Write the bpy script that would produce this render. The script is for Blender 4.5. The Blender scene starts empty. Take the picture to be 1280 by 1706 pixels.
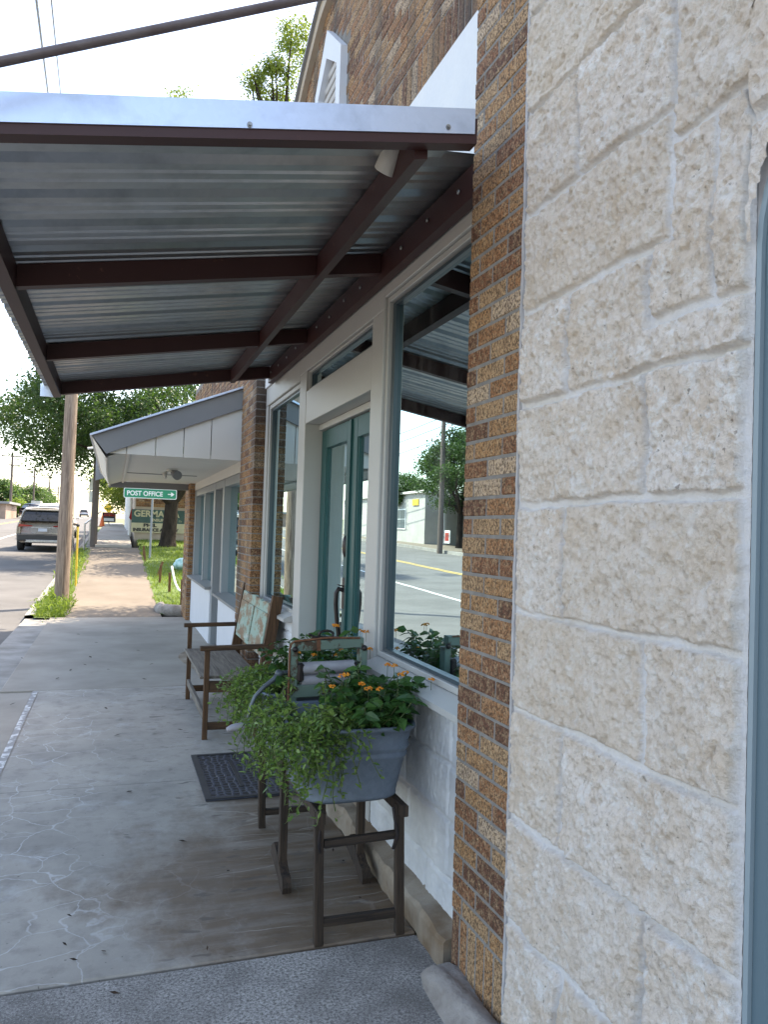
import bpy, math, random
import numpy as np
from mathutils import Vector, Matrix
R = math.radians
scn = bpy.context.scene
col = scn.collection
rng = np.random.default_rng(7)
random.seed(7)

# ------------------------------------------------------------------ camera
H = 1.6
FPX, CX, CY = 1300., 640., 853.
ROLL = R(1.8); VX, VY = 190., 872.
def _lev(px, py):
    x = px-CX; y = py-CY
    return x*math.cos(ROLL)+y*math.sin(ROLL), -x*math.sin(ROLL)+y*math.cos(ROLL)
PITCH = math.atan2(_lev(VX, VY)[1], FPX)
def _ray(px, py):
    x, y = _lev(px, py); c, s = math.cos(PITCH), math.sin(PITCH)
    return (x, FPX*c+y*s, FPX*s-y*c)
_a = _ray(VX, VY); YAW = math.atan2(_a[0], _a[1])
def RAY(px, py):
    d = _ray(px, py); c, s = math.cos(-YAW), math.sin(-YAW)
    return Vector((d[0]*c+d[1]*s, -d[0]*s+d[1]*c, d[2]))
fwd = RAY(CX, CY).normalized()
right = (RAY(CX+100, CY)-RAY(CX, CY)).normalized()
up = (RAY(CX, CY-100)-RAY(CX, CY)).normalized()
cam = bpy.data.cameras.new("camera"); cam_o = bpy.data.objects.new("camera", cam); col.objects.link(cam_o)
M = Matrix((right, up, -fwd)).transposed().to_4x4(); M.translation = (0, 0, H)
cam_o.matrix_world = M
cam.sensor_fit = 'VERTICAL'; cam.sensor_height = 24; cam.lens = 24*FPX/1706; cam.clip_end = 3000; cam.clip_start = .02
scn.camera = cam_o

# ------------------------------------------------------------------ light
SUN_EL, SUN_AZ = R(57), R(30)      # azimuth from +X towards +Y
sd = Vector((math.cos(SUN_EL)*math.cos(SUN_AZ), math.cos(SUN_EL)*math.sin(SUN_AZ), math.sin(SUN_EL)))
w = bpy.data.worlds.new("World"); scn.world = w; w.use_nodes = True
nt = w.node_tree; nt.nodes.clear()
sky = nt.nodes.new('ShaderNodeTexSky'); sky.sky_type = 'NISHITA'; sky.sun_disc = False
sky.sun_elevation = SUN_EL; sky.sun_rotation = R(90)-SUN_AZ
sky.air_density = 1.0; sky.dust_density = 1.6; sky.ozone_density = 1.0
bg = nt.nodes.new('ShaderNodeBackground'); bg.inputs[1].default_value = .14
wo = nt.nodes.new('ShaderNodeOutputWorld')
nt.links.new(sky.outputs[0], bg.inputs[0]); nt.links.new(bg.outputs[0], wo.inputs[0])
sl = bpy.data.lights.new("sun", 'SUN'); sl.energy = 2.6; sl.angle = R(.5); sl.color = (1, .95, .87)
so = bpy.data.objects.new("sun", sl); col.objects.link(so)
so.rotation_euler = sd.to_track_quat('Z', 'Y').to_euler(); so.location = (8, 5, 20)
scn.view_settings.view_transform = 'Standard'; scn.view_settings.look = 'None'
scn.view_settings.gamma = 1; scn.view_settings.exposure = 2.3
scn.view_settings.use_white_balance = True; scn.view_settings.white_balance_temperature = 7700; scn.view_settings.white_balance_tint = 12

# ------------------------------------------------------------------ materials
MATS = {}
class NB:
    def __init__(s, name):
        s.m = bpy.data.materials.new(name); s.m.use_nodes = True; s.t = s.m.node_tree
        s.t.nodes.clear(); s.out = s.t.nodes.new('ShaderNodeOutputMaterial')
        MATS[name] = s.m
    def n(s, typ, ins=None, **kw):
        nd = s.t.nodes.new('ShaderNode'+typ)
        for k, v in kw.items(): setattr(nd, k, v)
        if ins:
            for k, v in ins.items():
                sk = nd.inputs[k]
                if isinstance(v, bpy.types.NodeSocket): s.t.links.new(v, sk)
                else: sk.default_value = v
        return nd
    def l(s, a, b): s.t.links.new(a, b)
    def coord(s, kind='Object', scale=(1, 1, 1), loc=(0, 0, 0), rot=(0, 0, 0)):
        c = s.n('TexCoord'); return s.n('Mapping', {0: c.outputs[kind], 1: loc, 2: rot, 3: scale}).outputs[0]
    def noise(s, v, scale, detail=5, rough=.6, dist=0):
        return s.n('TexNoise', {'Vector': v, 'Scale': scale, 'Detail': detail, 'Roughness': rough, 'Distortion': dist}).outputs[0]
    def ramp(s, f, stops, interp='LINEAR'):
        r = s.n('ValToRGB', {0: f}); cr = r.color_ramp; cr.interpolation = interp
        while len(cr.elements) < len(stops): cr.elements.new(.5)
        for e, (p, c) in zip(cr.elements, stops):
            e.position = p; e.color = (c, c, c, 1) if isinstance(c, (int, float)) else (*c, 1)
        return r.outputs[0]
    def mix(s, f, a, b, mode='MIX'):
        nd = s.n('Mix', data_type='RGBA', blend_type=mode)
        for k, v in ((0, f), (6, a), (7, b)):
            if isinstance(v, bpy.types.NodeSocket): s.l(v, nd.inputs[k])
            else: nd.inputs[k].default_value = v if isinstance(v, (int, float)) else (*v, 1)
        return nd.outputs[2]
    def math(s, op, a, b=0, c=None):
        nd = s.n('Math', operation=op)
        for k, v in ((0, a), (1, b)) + (((2, c),) if c is not None else ()):
            if isinstance(v, bpy.types.NodeSocket): s.l(v, nd.inputs[k])
            else: nd.inputs[k].default_value = v
        return nd.outputs[0]
    def bump(s, h, strength=.3, dist=.01, nrm=None):
        d = {'Height': h, 'Strength': strength, 'Distance': dist}
        if nrm: d['Normal'] = nrm
        return s.n('Bump', d).outputs[0]
    def pbsdf(s, color, rough=.6, metal=0, normal=None, spec=.5, **kw):
        b = s.n('BsdfPrincipled')
        def put(k, v):
            if isinstance(v, bpy.types.NodeSocket): s.l(v, b.inputs[k])
            elif isinstance(v, tuple): b.inputs[k].default_value = (*v, 1)[:4]
            else: b.inputs[k].default_value = v
        put('Base Color', color); put('Roughness', rough); put('Metallic', metal); put('Specular IOR Level', spec)
        if normal: put('Normal', normal)
        for k, v in kw.items(): put(k, v)
        return b
    def done(s, b): s.l(b.outputs[0], s.out.inputs[0]); return s.m

def simple(name, c, c2=None, scale=8, rough=.6, metal=0, bump=.15, bs=60, bd=.004, spec=.5, stretch=(1, 1, 1), lo=.35, hi=.65):
    b = NB(name); v = b.coord(scale=stretch)
    c2 = c2 or tuple(x*.72 for x in c)
    f = b.ramp(b.noise(v, scale, 6), [(lo, 0.), (hi, 1.)])
    cc = b.mix(f, c, c2)
    fine = b.noise(v, bs, 4)
    cc = b.mix(b.math('MULTIPLY', fine, .25), cc, tuple(x*.6 for x in c))
    rr = b.math('ADD', b.math('MULTIPLY', f, .12), rough-.06)
    return b.done(b.pbsdf(cc, rr, metal, b.bump(fine, bump, bd), spec))

def m_stone():
    b = NB('limestone'); v = b.coord()
    n1 = b.noise(v, 5, 7, .6); n2 = b.noise(v, 62, 6, .75); n3 = b.noise(v, 210, 4, .7)
    c = b.mix(b.ramp(n1, [(.38, 0.), (.66, 1.)]), (.86, .775, .705), (.76, .63, .515))
    c = b.mix(b.ramp(n2, [(.50, 0.), (.63, .7)]), c, (.50, .41, .33))
    c = b.mix(b.ramp(b.noise(v, 17, 8, .8), [(.50, 0.), (.60, .85)]), c, (.90, .87, .84))
    c = b.mix(b.ramp(b.noise(v, 45, 3), [(.66, 0.), (.72, .8)]), c, (.27, .22, .18))
    at = b.n('Attribute', attribute_name='tint').outputs['Fac']
    c = b.mix(b.math('MULTIPLY', at, .5), c, (.70, .575, .45))
    mo = b.n('Attribute', attribute_name='mortar').outputs['Fac']
    c = b.mix(mo, c, b.mix(n2, (.88, .855, .845), (.78, .75, .74)))
    h = b.math('ADD', b.math('MULTIPLY', n3, .45), n2)
    return b.done(b.pbsdf(c, .9, 0, b.bump(h, 1., .012), .2))
def m_brick(name='speckled_brick', dark=0., near=True):
    b = NB(name); v = b.coord()
    r1 = b.n('Attribute', attribute_name='tint').outputs['Fac']
    base = b.ramp(r1, [(0, (.13, .052, .035)), (.14, (.25, .10, .05)), (.30, (.37, .17, .075)), (.48, (.44, .235, .105)), (.72, (.47, .295, .16)), (.94, (.60, .46, .33))], 'CONSTANT')
    base = b.mix(b.math('MULTIPLY', b.noise(v, 3, 4), .35), base, (.28, .13, .06))
    vv = b.coord(scale=(1, 1.25, .8), rot=(R(28), 0, 0))
    sp = b.noise(vv, 120 if near else 60, 4, .7)
    sp2 = b.n('TexVoronoi', {'Vector': vv, 'Scale': 85. if near else 50.}).outputs[0]
    f = b.ramp(b.math('ADD', sp, b.math('MULTIPLY', sp2, -.15)), [(.375, 1.), (.44, 0.)])
    base = b.mix(b.ramp(b.noise(v, 38, 4, .7), [(.45, 0.), (.65, .6)]), base, (.56, .38, .22))
    base = b.mix(b.ramp(b.noise(b.coord(loc=(3, 1, 2)), 14, 4, .7), [(.52, 0.), (.72, .45)]), base, (.17, .085, .05))
    c = b.mix(b.math('MULTIPLY', f, .8), base, (.05, .028, .018))
    c = b.mix(b.ramp(b.noise(v, 90, 2), [(.62, 0.), (.75, .5)]), c, (.80, .62, .36))
    if dark:
        st = b.ramp(b.noise(b.coord(scale=(1, 3.0, .35)), 1.7, 5), [(.45, 0.), (.66, dark)])
        c = b.mix(st, c, (.075, .06, .05))
        c = b.mix(b.ramp(b.noise(b.coord(scale=(1, 6, .8)), 3.1, 4), [(.64, 0.), (.74, .6)]), c, (.62, .60, .57))
    return b.done(b.pbsdf(c, .85, 0, b.bump(b.math('MULTIPLY', sp, 1.), 1., .006), .3))
def m_slab():
    b = NB('pavement_concrete'); v = b.coord(); g = b.n('NewGeometry').outputs['Position']
    n1 = b.noise(v, 1.6, 7, .62); n2 = b.noise(v, 9, 6, .65); n3 = b.noise(v, 180, 3)
    c = b.mix(b.ramp(n1, [(.35, 0.), (.65, 1.)]), (.43, .395, .34), (.30, .277, .24))
    c = b.mix(b.ramp(n2, [(.5, 0.), (.78, .7)]), c, (.17, .15, .13))
    c = b.mix(b.ramp(b.noise(v, 3.3, 6, .7), [(.56, 0.), (.72, .5)]), c, (.50, .50, .50))
    # brown damp stain spreading from the building step
    xyz = b.n('SeparateXYZ', {0: g})
    wob = b.noise(b.coord(scale=(1, .7, 1)), 2.6, 8, .7)
    sx = b.math('ADD', xyz.outputs[0], b.math('MULTIPLY', wob, 1.75))
    sx = b.math('SUBTRACT', sx, b.math('MULTIPLY', b.math('ABSOLUTE', b.math('SUBTRACT', xyz.outputs[1], 3.6)), .55))
    st = b.ramp(b.math('MULTIPLY', sx, .5), [(.35, 0.), (.56, .85), (.8, 1.)])
    strk = b.ramp(b.noise(b.coord(scale=(.35, 3.2, 1), rot=(0, 0, R(-5))), 3.2, 7, .7), [(.34, .66), (.56, 1.)])
    st = b.math('MULTIPLY', st, strk)
    c = b.mix(st, c, b.mix(n2, (.17, .098, .042), (.075, .042, .018)))
    drop = b.ramp(b.noise(b.coord(scale=(1.0, 2.6, 1), rot=(0, 0, R(8))), 5.5, 2, .5), [(.665, 0.), (.675, .65)])
    dm = b.ramp(b.math('MULTIPLY', b.math('ADD', xyz.outputs[0], 0), 1.), [(.1, 0.), (.35, 1.)])
    c = b.mix(b.math('MULTIPLY', drop, dm), c, (.085, .065, .05))
    # pale efflorescence along hair cracks
    wv = b.n('Mix', {0: .16, 4: v, 5: b.n('TexNoise', {'Vector': v, 'Scale': 4., 'Detail': 4.}).outputs[1]}, data_type='VECTOR').outputs[1]
    vor = b.n('TexVoronoi', {'Vector': wv, 'Scale': 5.2}, feature='DISTANCE_TO_EDGE').outputs[0]
    crk = b.ramp(vor, [(.003, 1.), (.017, 0.)])
    msk = b.ramp(b.noise(b.coord(loc=(5, 3, 0)), 1.1, 3), [(.40, 0.), (.56, .7)])
    crk = b.math('MULTIPLY', crk, b.ramp(b.math('ADD', xyz.outputs[0], .5), [(.25, 1.), (.62, .12)]))
    c = b.mix(b.math('MULTIPLY', crk, msk), c, (.70, .70, .70))
    c = b.mix(b.math('MULTIPLY', n3, .3), c, (.15, .15, .15))
    wv2 = b.n('Mix', {0: .10, 4: b.coord(scale=(.45, 2.6, 1)), 5: b.n('TexNoise', {'Vector': v, 'Scale': 5., 'Detail': 4.}).outputs[1]}, data_type='VECTOR').outputs[1]
    v2 = b.n('TexVoronoi', {'Vector': wv2, 'Scale': 3.0}, feature='DISTANCE_TO_EDGE').outputs[0]
    sc_ = b.math('MULTIPLY', b.ramp(v2, [(.004, 1.), (.022, 0.)]), b.ramp(b.noise(b.coord(loc=(9, 1, 0)), 2.6, 4), [(.47, 0.), (.60, .55)]))
    c = b.mix(b.math('MULTIPLY', sc_, b.ramp(xyz.outputs[0], [(.25, 0.), (.6, 1.)])), c, (.42, .38, .33))
    spk = b.ramp(b.noise(b.coord(loc=(2, 2, 2)), 42, 2), [(.72, 0.), (.76, .8)])
    c = b.mix(spk, c, (.09, .08, .07))
    rr = b.math('SUBTRACT', .78, b.math('MULTIPLY', st, .3))
    return b.done(b.pbsdf(c, rr, 0, b.bump(b.math('ADD', n3, n2), .25, .002), .4))
def m_aggregate():
    b = NB('rough_aggregate_concrete'); v = b.coord()
    n1 = b.noise(v, 2.5, 6); n3 = b.noise(v, 95, 5, .8)
    c = b.mix(b.ramp(n3, [(.38, 0.), (.60, 1.)]), (.075, .068, .062), (.48, .46, .43))
    c = b.mix(b.ramp(n1, [(.42, 0.), (.62, .75)]), c, (.13, .12, .11))
    vo = b.n('TexVoronoi', {'Vector': v, 'Scale': 150.}).outputs[0]
    c = b.mix(b.ramp(vo, [(.12, .7), (.3, 0.)]), c, (.48, .46, .44))
    return b.done(b.pbsdf(c, .85, 0, b.bump(n3, .7, .004), .3))
def m_leaf(name, c1, c2, scale=3, trans=.35, rough=.5):
    b = NB(name); v = b.coord()
    at = b.n('Attribute', attribute_name='tint').outputs['Fac']
    c = b.mix(at, c1, c2)
    p = b.pbsdf(c, rough, 0, None, .35)
    tr = b.n('BsdfTranslucent', {0: b.mix(.5, c, (c2[0]*1.5, c2[1]*1.6, c2[2]*.8))})
    mx = b.n('MixShader', {0: trans, 1: p.outputs[0], 2: tr.outputs[0]})
    return b.done(mx)
def m_glass(name='window_glass', tint=(.50, .60, .58), ior=1.75):
    b = NB(name)
    fr = b.n('Fresnel', {0: ior}).outputs[0]
    v = b.coord()
    bp = b.bump(b.noise(v, 1.3, 2), .02, .02)
    gl = b.n('BsdfGlossy', {'Color': (.58, .76, .80, 1), 'Roughness': .004, 'Normal': bp}); tr = b.n('BsdfTransparent', {0: (*tint, 1)})
    g1 = b.n('MixShader', {0: fr, 1: tr.outputs[0], 2: gl.outputs[0]})
    sm = b.ramp(b.noise(b.coord(scale=(1, 1.5, .5)), 5, 6, .65), [(.45, 0.), (.8, .09)])
    return b.done(b.n('MixShader', {0: sm, 1: g1.outputs[0], 2: b.n('BsdfDiffuse', {0: (.55, .56, .55, 1)}).outputs[0]}))
def m_paint(name, c, worn=None, amount=.6, rough=.45, bump=.1, stretch=(1, 1, 1), sc=14):
    b = NB(name); v = b.coord(scale=stretch)
    n1 = b.noise(v, 4, 5); n2 = b.noise(v, sc, 7, .7)
    cc = b.mix(b.math('MULTIPLY', n1, .5), c, tuple(x*.78 for x in c))
    if worn: cc = b.mix(b.ramp(n2, [(amount-.03, 0.), (amount+.03, 1.)]), cc, worn)
    return b.done(b.pbsdf(cc, rough, 0, b.bump(n2, bump, .003), .45))
def m_wood(name, c1, c2, axis='x', rough=.7, sc=9):
    b = NB(name)
    s = {'x': (.06, 1, 1), 'y': (1, .06, 1), 'z': (1, 1, .06)}[axis]
    v = b.coord(scale=s)
    n = b.noise(v, sc*6, 6, .7, .6); n2 = b.noise(v, sc*1.5, 5)
    c = b.mix(b.ramp(n, [(.38, 0.), (.64, 1.)]), c1, c2)
    c = b.mix(b.ramp(n2, [(.55, 0.), (.75, .5)]), c, tuple(x*.5 for x in c2))
    return b.done(b.pbsdf(c, rough, 0, b.bump(n, .5, .003), .35))
def m_tan():
    b = NB('tan_walk_concrete'); v = b.coord(); n = b.noise(v, 1.2, 7); n2 = b.noise(v, 45, 5)  # tan is the concrete's own colour on both far walks
    c = b.mix(b.ramp(n, [(.3, 0.), (.7, 1.)]), (.225, .195, .16), (.15, .128, .105)); c = b.mix(b.math('MULTIPLY', n2, .6), c, (.13, .105, .08))
    return b.done(b.pbsdf(c, .9, 0, b.bump(n2, .4, .003), .2))
m_stone(); m_brick(); m_brick('weathered_brick', .9, True); m_slab(); m_aggregate(); m_tan(); m_glass()
simple('asphalt', (.15, .145, .14), (.115, .112, .108), .8, .9, 0, .3, 120, .003, .2)
simple('dark_pavement', (.36, .33, .285), (.27, .245, .21), 1.3, .8, 0, .25, 130, .003, .3)
simple('kerb_concrete', (.34, .33, .31), (.22, .21, .19), 2.5, .85, 0, .4, 60, .004, .2)
simple('mortar', (.27, .25, .23), (.19, .175, .16), 12, .95, 0, .6, 120, .004, .1)
simple('caulk', (.50, .48, .48), (.36, .345, .345), 10, .8, 0, .4, 60, .004, .2)
simple('white_stucco', (.74, .74, .74), (.70, .71, .73), 5, .85, 0, .2, 60, .003, .2)
m_paint('frame_paint', (.47, .465, .445), (.38, .37, .35), .74, .42, .05)
m_paint('frame_paint_grey', (.25, .27, .285), (.24, .25, .27), .72, .45, .08)
m_paint('white_board', (.66, .64, .59), (.30, .28, .26), .70, .6, .15, (1, 1, .3), 9)
m_paint('white_panel', (.64, .66, .70), (.60, .61, .62), .70, .6, .1)
m_paint('grey_trim', (.22, .222, .225), (.20, .2, .21), .68, .55, .1)
m_paint('steel_frame', (.05, .075, .09), (.08, .1, .12), .7, .35, .05)
m_paint('teal_paint', (.012, .085, .085), (.010, .055, .06), .66, .45, .1, (1, 1, .15))
m_paint('sash_paint', (.10, .155, .185), (.36, .41, .44), .72, .5, .5, (1, 1, .22), 16)
m_paint('sash_paint_pale', (.24, .30, .33), (.12, .17, .20), .68, .5, .4, (1, 1, .22), 16)
m_paint('oxide_steel', (.048, .014, .013), (.10, .04, .028), .66, .5, .12)
def m_tin(name, c1, c2, met=.75, rough=.42, sc=26):
    b = NB(name); v = b.coord()
    vo = b.n('TexVoronoi', {'Vector': v, 'Scale': float(sc)}).outputs['Color']
    n = b.noise(v, 7, 6); c = b.mix(b.math('MULTIPLY', b.n('SeparateColor', {0: vo}).outputs[0], .35), c1, c2)
    c = b.mix(b.ramp(n, [(.5, 0.), (.75, .6)]), c, tuple(x*.7 for x in c2))
    return b.done(b.pbsdf(c, b.math('ADD', b.math('MULTIPLY', n, .2), rough-.1), met, b.bump(n, .08, .004), .5))
m_tin('galvanised_sheet', (.46, .47, .47), (.38, .39, .40), .85, .34, 40)
m_tin('galvalume', (.62, .70, .85), (.54, .62, .76), .7, .38, 60)
m_tin('tub_zinc', (.145, .185, .23), (.09, .12, .16), .3, .5, 45)
simple('white_plastic', (.66, .64, .58), (.58, .56, .5), 5, .45, 0, .05)
simple('black_iron', (.022, .02, .024), (.05, .035, .03), 20, .45, .5, .2, 80)
simple('steel', (.45, .46, .47), (.28, .27, .26), 20, .35, .9, .1)
simple('steel_dull', (.11, .14, .16), (.06, .07, .08), 9, .45, .3, .1)
simple('rod_steel', (.16, .13, .13), (.10, .07, .07), 9, .5, .2, .1)
simple('rust', (.22, .09, .04), (.12, .05, .03), 30, .8, .1, .3)
simple('rubber_grey', (.38, .37, .40), (.28, .27, .30), 9, .6, 0, .15)
simple('dark_soil', (.03, .022, .016), (.015, .011, .008), 30, .95, 0, .8, 90, .01)
m_wood('bench_wood', (.125, .062, .028), (.038, .019, .010), 'z')
m_wood('bench_wood_x', (.095, .05, .024), (.03, .016, .010), 'x')
m_wood('seat_wood', (.21, .185, .155), (.10, .085, .07), 'y')
m_wood('trestle_wood', (.058, .038, .026), (.018, .013, .010), 'z')
m_wood('trestle_wood_x', (.050, .034, .024), (.016, .012, .010), 'x')
m_wood('pole_wood', (.33, .25, .19), (.15, .105, .08), 'z', .85, 7)
m_wood('far_pole_wood', (.13, .10, .085), (.08, .065, .055), 'z')
m_wood('stake_wood', (.20, .10, .045), (.09, .045, .02), 'z')
m_paint('wringer_green', (.13, .19, .155), (.06, .035, .02), .56, .6, .4)
def m_door_panel():
    b = NB('peeling_panel'); v = b.coord(scale=(1, .5, 1)); n = b.noise(v, 5, 7, .7)
    wood = b.mix(b.noise(b.coord(scale=(1, .1, 1)), 60, 5), (.30, .21, .13), (.17, .11, .07))
    c = b.mix(b.ramp(n, [(.47, 0.), (.54, 1.)]), (.27, .37, .31), wood)
    c = b.mix(b.ramp(b.noise(v, 13, 5, .7), [(.60, 0.), (.66, .8)]), c, (.45, .47, .42))
    return b.done(b.pbsdf(c, .7, 0, b.bump(n, .5, .004), .3))
m_door_panel()
m_leaf('trailing_leaf', (.055, .13, .03), (.21, .31, .08), 3, .3, .32)
m_leaf('lantana_leaf', (.018, .065, .018), (.06, .14, .035), 3, .22, .35)
m_leaf('oak_leaf', (.016, .042, .012), (.055, .105, .026), 3, .36)
m_leaf('elm_leaf', (.05, .10, .02), (.22, .27, .05), 3, .45)
m_leaf('far_leaf', (.05, .10, .035), (.10, .17, .05), 3, .4)
m_leaf('grass_blade', (.06, .13, .018), (.20, .26, .05), 3, .45)
m_leaf('petal', (.75, .22, .02), (.85, .42, .05), 3, .3)
m_leaf('dry_leaf', (.02, .013, .01), (.06, .035, .02), 3, .05, .8)
simple('lawn_soil', (.10, .16, .03), (.06, .09, .02), 3, .95, 0, .4)
simple('terrain_soil', (.17, .16, .09), (.11, .12, .05), .3, .95, 0, .2, 3)
simple('stem_green', (.10, .13, .04), (.05, .07, .02), 20, .7)
simple('bark', (.055, .042, .032), (.022, .017, .014), 7, .95, 0, 1., 30, .03, .2, (1, 1, .3))
simple('rock', (.36, .33, .30), (.20, .17, .15), 7, .9, 0, .7, 45, .012)
simple('step_concrete', (.38, .32, .25), (.16, .10, .055), 3.5, .85, 0, .5, 50, .006)
simple('painted_stone', (.68, .69, .70), (.52, .535, .555), 5, .75, 0, .5, 25, .012)
simple('car_champagne', (.40, .355, .30), (.38, .335, .28), 2, .28, .3, .0)
simple('car_white', (.75, .75, .75), (.72, .72, .72), 2, .3, 0, .0)
simple('car_dark', (.02, .03, .05), (.02, .03, .05), 2, .25, .3, .0)
simple('car_glass', (.012, .014, .016), (.02, .02, .02), 2, .06, 0, .0)
simple('tyre_rubber', (.014, .014, .015), (.02, .02, .02), 9, .8)
simple('bumper_plastic', (.025, .025, .028), (.035, .035, .035), 9, .55)
simple('tail_red', (.35, .015, .012), (.25, .01, .01), 9, .2, 0, 0)
simple('plate_white', (.55, .60, .68), (.5, .55, .65), 9, .5, 0, 0)
simple('sign_green', (.0, .25, .13), (.0, .21, .115), 4, .45, 0, .03)
simple('sign_white', (.82, .84, .82), (.75, .77, .75), 6, .5, 0, .03)
simple('sign_darkgreen', (.045, .10, .085), (.035, .08, .07), 3, .6, 0, .05)
simple('sign_cream', (.55, .50, .32), (.48, .44, .28), 3, .6, 0, .05)
simple('sign_black', (.02, .02, .02), (.03, .03, .03), 3, .6, 0, .05)
simple('sign_yellow', (.75, .50, .04), (.65, .42, .03), 5, .5, 0, .05)
simple('sign_orange', (.75, .16, .03), (.65, .12, .03), 5, .5, 0, .05)
simple('beige_wall', (.46, .38, .29), (.38, .31, .24), 2.5, .85, 0, .3, 30)
simple('grey_wall', (.42, .41, .38), (.36, .35, .32), 1, .85, 0, .2)
simple('red_stone', (.38, .27, .21), (.26, .19, .15), 1.2, .9, 0, .4, 8)
simple('dark_interior', (.045, .05, .05), (.03, .03, .03), 2, .9)
simple('line_white', (.72, .72, .70), (.5, .5, .48), 6, .7)
simple('line_yellow', (.60, .42, .10), (.45, .33, .12), 6, .7)
simple('worn_white', (.66, .66, .65), (.27, .26, .25), 11, .7, 0, .2, 60, .004, .4, (1, 1, 1), .42, .50)
simple('tarp', (.55, .75, .72), (.12, .32, .30), 6, .5, 0, .3, 20)
def m_mat():
    b = NB('rubber_mat'); v = b.coord(scale=(1, 1, 0))
    v = b.n('Mix', {0: .03, 4: v, 5: b.n('TexNoise', {'Vector': v, 'Scale': 9.}).outputs[1]}, data_type='VECTOR').outputs[1]
    w1 = b.n('TexVoronoi', {'Vector': v, 'Scale': 23., 'Randomness': .35}, feature='DISTANCE_TO_EDGE').outputs[0]
    f = b.ramp(w1, [(.13, 1.), (.20, 0.)])
    c = b.mix(f, (.003, .003, .004), (.05, .055, .075))
    return b.done(b.pbsdf(c, .55, 0, b.bump(f, 1., .006), .5))
m_mat()

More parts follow.
